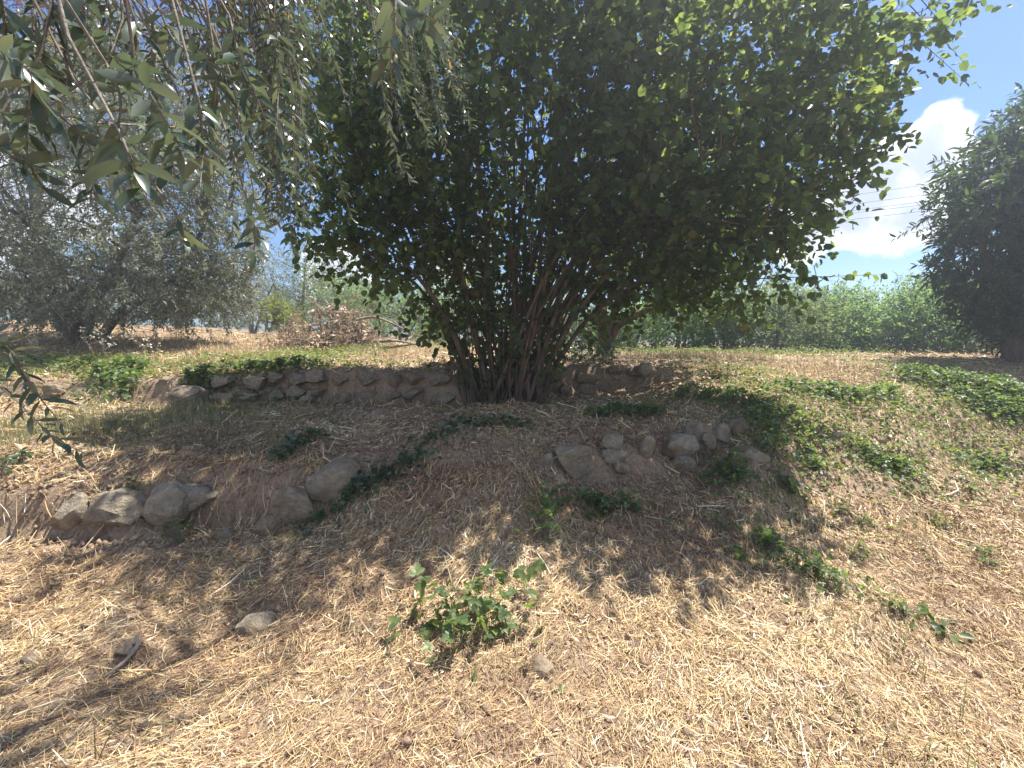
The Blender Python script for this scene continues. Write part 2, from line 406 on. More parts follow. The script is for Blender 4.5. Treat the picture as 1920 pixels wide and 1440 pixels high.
M['weed'] = leaf_mat("weed_leaf", [(0, (.07, .11, .03)), (.6, (.13, .18, .05)), (1, (.24, .25, .09))], [(0, (.20, .30, .05)), (1, (.38, .45, .10))], .42, .5)
M['grass_green'] = leaf_mat("grass_blade", [(0, (.09, .115, .045)), (.5, (.19, .20, .085)), (1, (.38, .31, .16))], [(0, (.18, .24, .07)), (1, (.40, .36, .16))], .38, .5)
M['grass_dry'] = leaf_mat("dry_grass_blade", [(0, (.28, .20, .11)), (.6, (.46, .35, .20)), (1, (.62, .52, .34))], [(0, (.35, .24, .12)), (1, (.6, .46, .25))], .3, .6)
M['dead_leaves'] = leaf_mat("withered_leaf", [(0, (.26, .185, .125)), (.6, (.47, .37, .27)), (1, (.62, .53, .42))], [(0, (.30, .19, .10)), (1, (.55, .40, .24))], .3, .55)
M['flower'] = leaf_mat("pale_flower", [(0, (.62, .60, .42)), (1, (.78, .75, .55))], [(0, (.6, .58, .4)), (1, (.7, .7, .5))], .3, .6)
M['cable'] = solid_mat("cable", lambda nt, tc: ramp(nt, [(0, (.05, .05, .055)), (1, (.08, .08, .085))], noise(nt, 3, 2, .5, tc)), .6)

# ------------------------------------------------------------------ ground
def graded(a, b, step, lo, hi, grow=1.16):
    mid = list(np.arange(a, b + step / 2, step)); s = step; x = mid[-1]; up = []
    while x < hi: s = min(s * grow, 14); x += s; up.append(x)
    s = step; x = mid[0]; dn = []
    while x > lo: s = min(s * grow, 14); x -= s; dn.append(x)
    return np.array(dn[::-1] + mid + up)
gx = graded(-7.2, 8.0, .07, -320, 320); gy = graded(.9, 7.6, .05, -60, 420)
XX, YY = np.meshgrid(gx, gy); ZZ = G(XX.ravel(), YY.ravel())
nx, ny = len(gx), len(gy)
ii = (np.arange(ny - 1)[:, None] * nx + np.arange(nx - 1)[None]).ravel()
gf = np.stack([ii, ii + 1, ii + nx + 1, ii + nx], -1)
ground = obj("ground", np.stack([XX.ravel(), YY.ravel(), ZZ], -1), gf, M['soil'], None, None, True)
ground["kind"] = "structure"; ground["label"] = "brown terraced earth slope strewn with cut straw"

# ------------------------------------------------------------------ stones
def stone_mesh(outline, w, h, dep, seed, n_ring=36, n_lat=19, rough=.028):
    """closed boulder whose front outline follows the given polygon (unit square, y down)"""
    r = np.random.default_rng(seed)
    poly = np.array(outline, float) - .5; poly[:, 1] *= -1
    th = np.linspace(-math.pi, math.pi, n_ring, endpoint=False)
    rad = np.zeros(n_ring)
    for i, t in enumerate(th):
        dx, dy = math.cos(t), math.sin(t); best = .3
        for a, b in zip(poly, np.roll(poly, -1, 0)):
            e = b - a; den = dx * e[1] - dy * e[0]
            if abs(den) < 1e-9: continue
            s = (a[0] * e[1] - a[1] * e[0]) / den; q = (a[0] * dy - a[1] * dx) / den
            if s > 0 and -1e-6 <= q <= 1 + 1e-6: best = max(best if best != .3 else 0, s)
        rad[i] = best
    ph = np.linspace(-math.pi / 2, math.pi / 2, n_lat)[1:-1]
    c = np.cos(ph) ** .30; s = np.sign(np.sin(ph)) * np.abs(np.sin(ph)) ** .75
    X = np.outer(c, rad * np.cos(th)); Z = np.outer(c, rad * np.sin(th)); Y = np.outer(s, np.ones(n_ring)) * .5
    v = np.stack([X * w, Y * dep, Z * h], -1).reshape(-1, 3)
    v = np.vstack([v, [(0, -.5 * dep, 0)], [(0, .5 * dep, 0)]])
    sz = (w * h * dep) ** (1 / 3)
    for k in range(24):                                    # chipped planes
        n = unit(r.normal(size=3) * [1, 1.2, 1]); d = v @ n; lim = np.max(d) * r.uniform(.64, .92)
        over = np.maximum(d - lim, 0); v = v - n * over[:, None] * .97
    for amp, fr in ((rough, 5), (rough * .5, 13), (rough * .3, 30)):
        for _ in range(5):
            k = unit(r.normal(size=3)) * fr / sz * r.uniform(.7, 1.3); n = unit(r.normal(size=3))
            v = v + np.sin(v @ k + r.uniform(0, 6.28))[:, None] * n * amp * sz * .36
    m = n_lat - 2
    i = np.arange(m - 1)[:, None] * n_ring; j = np.arange(n_ring)[None]; k = (j + 1) % n_ring
    q = np.stack([i + j, i + k, i + n_ring + k, i + n_ring + j], -1).reshape(-1, 4)
    jj = np.arange(n_ring); kk = (jj + 1) % n_ring; a0 = m * n_ring
    t = np.vstack([np.stack([np.full(n_ring, a0), kk, jj], -1), np.stack([np.full(n_ring, a0 + 1), (m - 1) * n_ring + jj, (m - 1) * n_ring + kk], -1)])
    return v, [q, t]
OUT = {
 'tall': [(.2, .02), (.85, .0), (1, .3), (.95, .72), (.62, 1), (.1, .98), (0, .55)],
 'wedge': [(.12, .08), (.5, 0), (.72, .16), (1, .28), (.98, .66), (.72, .72), (.3, 1), (.02, .96), (0, .4)],
 'slab': [(.1, .2), (.3, .0), (.6, .06), (1, .0), (.94, .38), (.7, .55), (.5, .78), (.2, 1), (0, .95)],
 'round': [(.28, .06), (.66, 0), (.95, .35), (1, .72), (.72, 1), (.3, .98), (.03, .68), (.06, .35)],
 'block': [(.08, .06), (.6, 0), (1, .12), (.96, .62), (.80, .92), (.35, 1), (.0, .9), (.0, .3)],
 'big': [(.14, .1), (.45, 0), (.8, .06), (1, .32), (.96, .62), (.6, .8), (.32, 1), (.08, .82), (0, .45)],
 'curl': [(0, .1), (.3, .05), (.6, .1), (1, .15), (.9, .6), (.62, 1), (.45, .75), (.1, .6)],
}
def stone(name, parent, box, d, depth, outl, mat, seed, yaw=0.0, tilt=0.0):
    """stone whose front spans the photograph box (u0, v0, u1, v1) at distance d"""
    u0, v0, u1, v1 = box
    c = P((u0 + u1) / 2, (v0 + v1) / 2, d)
    w = (u1 - u0) / FPX * d * 1.32; h = (v1 - v0) / FPX * d * 1.30
    v, f = stone_mesh(OUT[outl], w, h, depth, seed)
    cz, sz = math.cos(yaw), math.sin(yaw); ct, st = math.cos(tilt), math.sin(tilt)
    v = np.stack([v[:, 0], v[:, 1] * ct - v[:, 2] * st, v[:, 1] * st + v[:, 2] * ct], -1)
    v = np.stack([v[:, 0] * cz - v[:, 1] * sz, v[:, 0] * sz + v[:, 1] * cz, v[:, 2]], -1)
    o = obj(name, v + c + np.array([0, depth * .42, 0]), f, mat, parent, None, True); o.data.set_sharp_from_angle(angle=R(24))
    return o
def wall_thing(label, cat_loc, group="remains of the lower terrace wall"):
    return thing("dry_stone_wall", cat_loc, label, "stone wall", group)

w1 = wall_thing("row of grey stones at the far left, bare dark earth beneath them", hit(240, 1020))
for i, (box, ol, dep) in enumerate([((86, 942, 136, 1012), 'tall', .28), ((143, 940, 242, 1018), 'wedge', .34), ((252, 925, 326, 996), 'block', .32), ((300, 924, 392, 975), 'slab', .3)]):
    stone("stone", w1, box, 3.02 + .03 * i + (.05 if i == 3 else 0), dep, ol, M['stone'], 20 + i)
w2 = wall_thing("two rounded grey boulders with ivy trailing beside them", hit(560, 1000))
stone("boulder", w2, (488, 924, 576, 1000), 3.12, .36, 'round', M['stone'], 31)
stone("boulder", w2, (564, 880, 652, 964), 3.28, .40, 'block', M['stone'], 32)
stone("boulder", w2, (470, 975, 520, 1010), 3.10, .22, 'round', M['stone_earthy'], 33)
w3 = wall_thing("tumbled run of pale stones crossing the slope below the hazel", hit(1250, 905))
for i, (box, d, ol, dep) in enumerate([((1006, 860, 1040, 900), 3.72, 'tall', .22), ((1042, 838, 1130, 906), 3.74, 'big', .36), ((1128, 846, 1178, 878), 3.86, 'curl', .24), ((1132, 818, 1170, 850), 3.98, 'block', .24),
        ((1206, 824, 1232, 862), 4.02, 'tall', .2), ((1246, 822, 1316, 870), 4.05, 'big', .32), ((1300, 800, 1340, 846), 4.18, 'block', .28), ((1324, 814, 1346, 842), 4.10, 'round', .2),
        ((1344, 800, 1380, 838), 4.22, 'round', .26), ((1376, 790, 1410, 836), 4.24, 'tall', .26), ((1396, 850, 1454, 892), 3.82, 'wedge', .34), ((1268, 862, 1310, 888), 3.98, 'round', .2), ((1148, 870, 1184, 892), 3.82, 'round', .2)]):
    stone("stone", w3, box, d, dep, ol, M['stone'], 40 + i, rng.uniform(-.2, .2))
w4 = thing("dry_stone_wall", hit(780, 765), "shaded earth-brown terrace wall running behind the foot of the hazel", "stone wall")
k = 0
def wall_line(u):          # distance of the wall face along the photograph's columns
    return float(np.interp(u, [60, 90, 330, 600, 800, 950, 1040, 1100, 1215], [6.22, 6.16, 5.62, 5.71, 5.74, 6.24, 6.49, 6.61, 6.66]))
u = 70.0
OK = list(OUT)
while u < 1210:
    d = wall_line(u); wpx = rng.uniform(36, 72); b = P(u + wpx / 2, 700, d)
    zt = float(G(np.array([b[0]]), np.array([d + .16]))[0]); zb = float(G(np.array([b[0]]), np.array([d - .12]))[0])
    H = max(zt - zb, .12)
    rows = 2 if H > .26 else 1
    for r_ in range(rows):
        hh = H / rows * rng.uniform(.95, 1.2); zc = zb + H / rows * (r_ + .5) + rng.uniform(-.02, .02)
        ww = wpx / FPX * d * rng.uniform(.92, 1.12); dep = rng.uniform(.22, .3)
        if rng.random() < .06: continue
        v, f = stone_mesh(OUT[OK[rng.integers(len(OK))]], ww, hh, dep, 300 + k, 20, 10, .05); k += 1
        obj("stone", v + np.array([b[0] + rng.uniform(-.04, .04), d + dep * .22 + r_ * .03, zc]), f, M['stone_earthy'], w4, None, True).data.set_sharp_from_angle(angle=R(24))
    u += wpx * .97
stone("stone", w4, (314, 722, 376, 768), 5.45, .34, 'round', M['stone_earthy'], 91)
stone("stone", w4, (560, 744, 584, 758), 5.55, .16, 'slab', M['stone'], 92)
stone("stone", w4, (1200, 680, 1226, 704), 6.5, .24, 'round', M['stone'], 93)

def loose_stone(label, u, v, wpx, hpx, dep, ol, mat, seed, flat=.5, group="loose stones in the straw", sink=.25):
    p = hit(u, v + hpx * .5)
    w = wpx / FPX * p[1]; h = dep * flat
    vv, f = stone_mesh(OUT[ol], w, h, dep, seed)
    c = p + np.array([0, dep * .45, h * (.5 - sink)])
    vv = vv + c
    o = obj("loose_stone", vv - c, f, mat, None, None, True); o.location = tuple(c); o.data.set_sharp_from_angle(angle=R(24))
    tag(o, label, "stone", group)
loose_stone("pale flat-topped stone lying alone in the shaded straw at lower left", 461, 1185, 82, 44, .20, 'block', M['stone'], 61, .45, sink=.15)
loose_stone("reddish brown slab under the grey stick in the sunny straw", 215, 1232, 62, 26, .16, 'slab', M['stone_earthy'], 62, .4)
loose_stone("dark earthy stone beside the dry tuft below the leafy bramble", 1016, 1256, 62, 44, .18, 'round', M['stone_earthy'], 63, .5, sink=.45)
loose_stone("small pale stone on the brown slope above the bramble", 945, 1000, 28, 28, .14, 'tall', M['stone'], 64, .9)
loose_stone("small pale stone half buried beside the boulders", 408, 1006, 36, 30, .16, 'round', M['stone'], 65, .7)
loose_stone("small white stone on the sunny straw right of the shade", 1508, 934, 18, 12, .09, 'round', M['stone'], 66, .6)
loose_stone("pale stone at the tip of the long green bramble patch", 1400, 1020, 30, 14, .13, 'round', M['stone'], 113, .030)
loose_stone("brown stone at the far left edge of the sunlit straw", 30, 1245, 56, 40, .22, 'round', M['stone_earthy'], 68, .4, sink=.45)
loose_stone("weathered block in the sunlit bank below the ivy", 1585, 815, 44, 34, .2, 'block', M['stone'], 69, .8)
loose_stone("small pale stone on bare earth beneath the ivy trail", 745, 860, 38, 30, .2, 'round', M['stone_earthy'], 70, .7)

# ------------------------------------------------------------------ straw and litter
BARE = [(240, 1020, 175, 26, .96), (860, 842, 120, 36, .75), (740, 862, 70, 26, .7), (120, 900, 110, 30, .5), (900, 1290, 40, 20, .4), (1420, 1170, 60, 30, .5), (760, 775, 300, 10, .3), (1120, 735, 90, 14, .4)]
def straw_points(n, ymin, ymax, power=1.0):
    y = (rng.uniform(ymin ** power, ymax ** power, n)) ** (1 / power)
    x = rng.uniform(-1.32, 1.32, n) * (y + .25)
    z = G(x, y); u_, v_, _ = project(np.stack([x, y, z], -1))
    keep = np.ones(n, bool)
    for (bu, bv, ru, rv, p) in BARE:
        e = ((u_ - bu) / ru) ** 2 + ((v_ - bv) / rv) ** 2
        keep &= ~((e < 1) & (rng.random(n) < p * np.clip(1.6 * (1 - e) + .4, 0, 1)))
    patch = .5 + .5 * np.sin(x * 3.1 + 1.7 * np.sin(y * 2.3)) * np.sin(y * 3.7 + 1.3 * np.sin(x * 2.9))
    patch2 = .5 + .5 * np.sin(x * 7.3 + 2 * np.sin(y * 5.1)) * np.sin(y * 8.3 + 2 * np.sin(x * 6.1))
    keep &= rng.random(n) < np.clip(.30 + .45 * patch + .5 * patch2, 0, 1)
    gxx = (G(x + .05, y) - G(x - .05, y)) / .1; gyy = (G(x, y + .05) - G(x, y - .05)) / .1
    keep &= rng.random(n) < np.clip(1.7 - 1.35 * np.hypot(gxx, gyy), .12, 1)
    return x[keep], y[keep]
def straw(name, n, ymin, ymax, lmin, lmax, w, lift, label, mat, up=.06, power=2.0, leafy=False, bias=0.0, short=False):
    x, y = straw_points(n, ymin, ymax, power); n = len(x)
    L = lmin + (lmax - lmin) * rng.random(n) ** 2.2
    a = rng.uniform(0, math.pi * 2, n) * .7 + .3 * (rng.normal(0, .5, n) + np.where(x > .5, 2.2, .6))
    dx, dy = np.cos(a) * L, np.sin(a) * L
    z0 = G(x, y) + rng.uniform(.001, lift, n); z2 = G(x + dx, y + dy) + rng.uniform(.001, lift, n) + np.where(rng.random(n) < .10, rng.random(n) * up, 0)
    p0 = np.stack([x, y, z0], -1); p2 = np.stack([x + dx, y + dy, z2], -1)
    bend = rng.normal(0, .10, n) * L
    sd = np.stack([-np.sin(a), np.cos(a), np.zeros(n)], -1)
    p1 = (p0 + p2) / 2 + sd * bend[:, None]; p1[:, 2] = np.maximum(p1[:, 2], G(p1[:, 0], p1[:, 1]) + .002)
    roll = rng.normal(0, .7, n)
    sd2 = sd * np.cos(roll)[:, None] + np.array([0, 0, 1.0]) * np.sin(roll)[:, None]
    ww = (w * rng.uniform(.6, 1.35, n) * np.clip(y / 2.2, .8, 2.6))[:, None]
    e = .15 if leafy else .75
    v = np.stack([p0 - sd2 * ww * e, p0 + sd2 * ww * e, p1 - sd2 * ww, p1 + sd2 * ww, p2 - sd2 * ww * e * .8, p2 + sd2 * ww * e * .8], 1)
    if short:
        v = v[:, [0, 1, 4, 5]]; f = (np.arange(n)[:, None, None] * 4 + np.array([(0, 1, 3, 2)])[None]).reshape(-1, 4)
    else: f = (np.arange(n)[:, None, None] * 6 + np.array([(0, 1, 3, 2), (2, 3, 5, 4)])[None]).reshape(-1, 4)
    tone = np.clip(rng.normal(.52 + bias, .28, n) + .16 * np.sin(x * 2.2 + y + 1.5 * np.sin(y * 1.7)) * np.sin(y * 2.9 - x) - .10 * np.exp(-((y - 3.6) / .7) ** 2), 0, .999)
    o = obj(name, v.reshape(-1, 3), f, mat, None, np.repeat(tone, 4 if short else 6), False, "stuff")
    o["label"] = label; o["category"] = "straw" if not leafy else "leaf litter"
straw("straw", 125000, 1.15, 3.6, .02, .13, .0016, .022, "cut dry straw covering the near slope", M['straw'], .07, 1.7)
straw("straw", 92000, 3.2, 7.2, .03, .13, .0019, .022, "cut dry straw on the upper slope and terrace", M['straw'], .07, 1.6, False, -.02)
straw("straw", 26000, 7.0, 17, .08, .30, .003, .04, "dry straw on the sunlit terrace beyond the wall", M['straw'], .12, 1.5, False, .06)
straw("straw", 1300, 1.2, 5.5, .14, .34, .0024, .03, "long pale stalks lying loose over the straw", M['straw'], .12, 1.7, False, .25)
straw("chaff", 88000, 1.15, 5.2, .006, .030, .0021, .012, "fine straw chaff and leaf crumbs over the slope", M['litter'], .01, 1.7, False, .12, True)
straw("leaf_litter", 28000, 1.2, 4.8, .025, .065, .0048, .018, "fallen narrow leaves lying among the straw", M['litter'], .03, 1.6, True)

x, y = [], []
for (bu, bv, rx_, ry_, m_) in [(240, 1020, .5, .06, 500), (860, 842, .45, .18, 700), (740, 862, .25, .12, 300), (120, 900, .4, .15, 400), (500, 900, .5, .15, 500), (1000, 870, .5, .2, 500), (1100, 900, .6, .25, 400), (700, 1050, .9, .4, 600), (1420, 1170, .4, .2, 300), (600, 790, 1.2, .4, 500), (1500, 830, .5, .3, 400), (1000, 1350, .9, .3, 300)]:
    c = hit(bu, bv); x.append(rng.normal(c[0], rx_, m_)); y.append(rng.normal(c[1], ry_, m_))
x, y = np.concatenate(x), np.concatenate(y); n = len(x); sz = .006 + .026 * rng.random(n) ** 4
oc = np.array([(1, 0, 0), (-1, 0, 0), (0, 1, 0), (0, -1, 0), (0, 0, 1), (0, 0, -1)], float)
of = np.array([(0, 2, 4), (2, 1, 4), (1, 3, 4), (3, 0, 4), (2, 0, 5), (1, 2, 5), (3, 1, 5), (0, 3, 5)])
cv = np.stack([x, y, G(x, y) + sz * .3], -1)[:, None] + oc[None] * sz[:, None, None] * rng.uniform(.55, 1.25, (n, 6, 1)) + rng.normal(0, .18, (n, 6, 3)) * sz[:, None, None]
o = obj("soil_clods", cv.reshape(-1, 3), (np.arange(n)[:, None, None] * 6 + of[None]).reshape(-1, 3), M['soil'], None, None, False, "stuff")
tag(o, "brown clods and pebbles on the bare banks", "soil")

# ------------------------------------------------------------------ plants
def blades(pos, h, w, lean=.5, curl=.5):
    n = len(pos); a = rng.uniform(0, 6.283, n); dirv = np.stack([np.cos(a), np.sin(a), np.zeros(n)], -1)
    side = np.stack([-np.sin(a), np.cos(a), np.zeros(n)], -1)
    h = np.broadcast_to(h, (n,)) * rng.uniform(.5, 1.1, n); le = rng.random(n) * lean; w = np.broadcast_to(w, (n,))[:, None]
    up = np.array([0, 0, 1.0])
    p1 = pos + up * (h * .55)[:, None] + dirv * (h * le * .35)[:, None]
    p2 = pos + up * (h * (1 - .35 * le * curl))[:, None] + dirv * (h * le)[:, None]
    v = np.stack([pos - side * w, pos + side * w, p1 - side * w * .7, p1 + side * w * .7, p2], 1)
    q = (np.arange(n)[:, None, None] * 5 + np.array([(0, 1, 3, 2)])[None]).reshape(-1, 4)
    t = (np.arange(n)[:, None, None] * 5 + np.array([(2, 3, 4)])[None]).reshape(-1, 3)
    return v.reshape(-1, 3), [q, t], np.repeat(rng.random(n), 5)
def plant(name, label, cat, spots, n, L, mat, tmpl=T_OVATE, height=.12, spread=.12, aspect=.72, group=None, single=0, upright=.35, trifoliate=False, stems=True):
    """leafy plant growing over one or more ground spots given as photograph pixels (u, v[, weight])"""
    base = np.array([hit(s[0], s[1]) for s in spots]); wts = np.array([s[2] if len(s) > 2 else 1.0 for s in spots])
    c = base.mean(0)
    root = thing(name, c, label, cat, group)
    k = rng.choice(len(base), n, p=wts / wts.sum())
    r = np.abs(rng.normal(0, .55, n)) * np.where(rng.random(n) < .22, rng.uniform(1.4, 2.6, n), 1.0); ang = rng.uniform(0, 6.283, n); sc = 1.2 * spread * (.6 + .4 * wts[k])
    x = base[k, 0] + r * np.cos(ang) * sc; y = base[k, 1] + r * np.sin(ang) * sc * .8
    dome = np.clip(1 - (r / 1.9) ** 2, .1, 1)
    z = G(x, y) + .012 + dome * height * rng.beta(1.6, 1.1, n)
    pos = np.stack([x, y, z], -1)
    out = np.stack([np.cos(ang), np.sin(ang), np.zeros(n)], -1)
    axis = unit(out * .8 + rng.normal(0, .55, (n, 3)) + np.array([0, 0, -.1]))
    nrm = unit(np.array([0, 0, 1.0]) + rng.normal(0, upright, (n, 3)) + out * .25)
    Ls = L * rng.uniform(.6, 1.15, n)
    if trifoliate:
        ax2, sd, nn = leaf_frames(axis, nrm); P3, A3, N3, L3 = [], [], [], []
        for s_, q in ((0, 1.0), (1, .82), (-1, .82)):
            A = unit(ax2 * (1 if s_ == 0 else .25) + sd * s_); P3.append(pos + ax2 * (Ls * (.15 if s_ == 0 else 0))[:, None]); A3.append(A); N3.append(nn + rng.normal(0, .12, nn.shape)); L3.append(Ls * q)
        lp, la, ln, lL = np.concatenate(P3), np.concatenate(A3), np.concatenate(N3), np.concatenate(L3)
    else: lp, la, ln, lL = pos, axis, nrm, Ls
    order = np.argsort(np.linalg.norm(lp - np.array([0, 0, CAMZ]), axis=1)) if single else np.arange(len(lp))
    s_i, j_i = order[:single], order[single:]
    if len(s_i): leaf_objects(tmpl, lp[s_i], la[s_i], ln[s_i], lL[s_i], lL[s_i] * aspect, mat, root)
    if len(j_i):
        v, f, rr = leaves(T_HEX, lp[j_i], la[j_i], ln[j_i], lL[j_i], lL[j_i] * aspect)
        obj("foliage", v, f, mat, root, rr, False, "stuff")
    if stems:
        tb = Tubes(); m = min(n, 40 + n // 14)
        for i in rng.choice(n, m, replace=False):
            b = base[k[i]] + np.array([rng.normal(0, .15) * spread, rng.normal(0, .15) * spread, 0]); b[2] = float(G(b[0:1], b[1:2])[0]) - .01
            mid = (b + pos[i]) / 2 + np.array([0, 0, height * .25])
            tb.add(curve_pts([b, mid, pos[i]], 6), np.linspace(.0022, .0010, 6), 3)
        tb.build("stems", M['twig_bark'], root, "stuff")
    return root
BR = "low brambles on the slope"
plant("bramble_bush", "leafy green bramble in the middle of the near straw", "bramble", [(880, 1200, 1.3), (830, 1185, 1), (940, 1185, 1), (890, 1150, 1), (860, 1230, .8), (790, 1150, .4), (985, 1110, .3)], 130, .056, M['bramble'], T_OVATE, .22, .20, .74, BR, 250, .5, True)
plant("bramble_bush", "long green bramble patch lying in the sunny straw at right", "bramble", [(1450, 1040, 1), (1490, 1065, 1.2), (1530, 1085, 1.2), (1560, 1105, .8), (1420, 1020, .7)], 240, .034, M['bramble'], T_OVATE, .12, .16, .74, BR, 120, .5, True)
plant("bramble_bush", "upright leafy sprout standing left of the shaded pale boulder", "bramble", [(1024, 1020, 1), (1020, 985, 1), (1030, 955, .6)], 70, .052, M['bramble'], T_OVATE, .24, .10, .74, BR, 120, .6, True)
plant("ivy", "ivy trailing from the boulders up to the crest of the slope", "ivy", [(600, 985, .5), (640, 960, .7), (660, 935, 1), (690, 915, 1.2), (720, 900, 1.1), (760, 880, .8), (790, 860, .7), (810, 835, .8), (840, 812, 1), (875, 800, 1.1), (915, 800, 1), (955, 800, 1), (985, 806, .5)], 620, .048, M['ivy'], T_ROUND, .10, .13, .95, None, 200, .55)
plant("ivy", "dark ivy clump on the bank above the two boulders", "ivy", [(585, 825, 1.2), (560, 835, 1), (545, 850, .8), (525, 868, .6)], 190, .045, M['ivy'], T_ROUND, .08, .14, .95, None, 0, .5)
plant("bramble_bush", "dark bramble mat in the shade right of the ivy crest", "bramble", [(1125, 780, 1), (1160, 775, 1.2), (1200, 775, 1.1), (1230, 778, .7)], 345, .042, M['bramble'], T_OVATE, .09, .20, .75, BR, 0, .5, True)
plant("bramble_bush", "wide bramble mantle spilling over the end of the pale stones", "bramble", [(1330, 750, 1), (1370, 752, 1.2), (1410, 765, 1.2), (1435, 790, 1.2), (1445, 820, 1.1), (1440, 850, .8), (1280, 745, .6)], 1040, .040, M['bramble'], T_OVATE, .15, .26, .75, BR, 0, .5, True)
plant("bramble_bush", "shaded bramble tuft right below the pale stones", "bramble", [(1360, 900, 1), (1385, 905, 1), (1345, 888, .7)], 240, .040, M['bramble'], T_OVATE, .13, .17, .75, BR, 0, .5, True)
plant("bramble_bush", "dark bramble low in the shade below the big pale boulder", "bramble", [(1100, 950, 1), (1130, 960, 1.1), (1165, 955, .8), (1195, 965, .3)], 225, .040, M['bramble'], T_OVATE, .11, .18, .75, BR, 0, .5, True)
plant("bramble_bush", "small bramble below the mantle at the edge of the shade", "bramble", [(1480, 920, 1), (1465, 910, .8)], 80, .036, M['bramble'], T_OVATE, .09, .14, .75, BR, 0, .5, True)
plant("bramble_bush", "sunlit bramble mound on the bank facing the camera at right", "bramble", [(1640, 870, 1), (1670, 880, 1.1), (1700, 890, 1), (1620, 855, .8)], 418, .036, M['bramble'], T_OVATE, .12, .17, .75, BR, 0, .5, True)
plant("bramble_bush", "bramble fringe along the top of the sunlit bank", "bramble", [(1480, 738, 1), (1520, 740, 1), (1560, 745, 1.1), (1600, 750, 1.1), (1640, 752, 1), (1670, 748, .8)], 1012, .038, M['bramble'], T_OVATE, .16, .26, .75, BR, 0, .5, True)
plant("bramble_bush", "large dense bramble thicket capping the bank at the right edge", "bramble", [(1720, 722, 1), (1760, 722, 1.2), (1800, 730, 1.3), (1840, 738, 1.3), (1880, 750, 1.3), (1915, 760, 1.3), (1700, 712, .8), (1860, 772, 1), (1900, 790, 1.1), (1950, 770, 1), (1820, 760, .8)], 2860, .038, M['bramble'], T_OVATE, .22, .36, .75, BR, 0, .5, True)
plant("bramble_bush", "bramble shoots under the thicket in the sunny straw", "bramble", [(1840, 875, 1), (1870, 880, 1), (1800, 868, .6)], 208, .034, M['bramble'], T_OVATE, .10, .2, .75, BR, 0, .5, True)
plant("bramble_bush", "thin bramble growth on the bank beside the weathered block", "bramble", [(1510, 850, 1), (1530, 880, .9), (1500, 815, 1), (1545, 820, .6), (1480, 780, .8)], 378, .036, M['bramble'], T_OVATE, .10, .22, .75, BR, 0, .5, True)
plant("bramble_bush", "bright bramble cushion hanging over the left end of the terrace wall", "bramble", [(190, 705, 1), (220, 705, 1.2), (250, 702, 1), (210, 725, 1), (235, 735, .8)], 756, .050, M['bramble'], T_OVATE, .22, .28, .75, BR, 0, .5, True)
plant("bramble_bush", "bramble on the wall top above the round stone", "bramble", [(355, 718, 1), (375, 715, 1.1), (395, 718, .8)], 285, .050, M['bramble'], T_OVATE, .14, .22, .75, BR, 0, .5, True)
plant("bramble_bush", "bramble tangle on the wall top left of the hazel stems", "bramble", [(440, 700, .8), (480, 698, 1), (520, 694, 1.1), (560, 690, 1)], 576, .046, M['bramble'], T_OVATE, .16, .28, .75, BR, 0, .5, True)
plant("bramble_bush", "sunny bramble strip at the far left edge of the upper terrace", "bramble", [(20, 690, 1), (60, 685, 1), (100, 690, 1), (140, 690, 1), (165, 688, 1)], 630, .046, M['weed'], T_OVATE, .18, .32, .75, BR, 0, .5, True)
plant("ivy", "dark ivy mound on the wall top between the hazel and the forked trunk", "ivy", [(1060, 680, 1), (1085, 676, 1.2), (1110, 674, 1.1), (1150, 674, .8)], 420, .06, M['ivy'], T_ROUND, .30, .32, .95, None, 0, .6)
HB = "small herbs in the straw"
for lab, sp, n, L_, m_, h_ in [
    ("small pale green herb at the right edge of the tree shade", [(1340, 990), (1355, 995)], 46, .034, 'weed', .09),
    ("tiny herb high on the sunny straw, upper one of a pair", [(1574, 965)], 36, .034, 'bramble', .07),
    ("tiny herb on the sunny straw, lower one of a pair", [(1620, 985)], 26, .034, 'bramble', .06),
    ("sprawling grey green herb in the sunny straw near the right edge", [(1755, 985), (1775, 1000)], 60, .036, 'weed', .08),
    ("low dark herb nearest the right edge of the straw", [(1840, 1045), (1850, 1065)], 46, .040, 'bramble', .07),
    ("thin grey weed between the long bramble patch and the right edge", [(1600, 1050), (1620, 1045)], 40, .034, 'weed', .09),
    ("dusty herb in the straw below the long bramble patch", [(1690, 1150), (1700, 1160), (1670, 1140)], 46, .044, 'weed', .07),
    ("bright green broad-leaved seedling in the lower right straw", [(1772, 1200)], 22, .062, 'bramble', .05),
    ("yellow green sprig at the left tip of the long bramble patch", [(1385, 1050)], 30, .040, 'weed', .06),
    ("small leafy shoot growing from bare earth below the grey stones", [(338, 1020), (330, 1010)], 40, .046, 'bramble', .14),
    ("dark nettle-like shoot above the grey stones", [(250, 938), (235, 940)], 34, .055, 'bramble', .07),
    ("dark leafy weed at the left edge above the stone row", [(15, 880), (40, 870), (0, 895)], 70, .05, 'ivy', .10),
    ("dark sprig at the lower corner of the round boulder", [(560, 1002), (575, 1010)], 44, .036, 'ivy', .07),
    ("small weed on the bank close to the shaded stone", [(1420, 980)], 16, .032, 'weed', .05),
    ("sunny weed on the straw under the thicket", [(1700, 930)], 18, .03, 'weed', .05),
    ("little green tuft on the shaded terrace floor left of the hazel", [(622, 796)], 20, .034, 'ivy', .06),
    ("sage green herb in the bank close to the right edge", [(1810, 905), (1818, 925)], 40, .036, 'bramble', .08)]:
    plant("herb", lab, "herb", sp, n, L_, M[m_], T_OVATE, h_, .085, .55, HB, 0, .6)

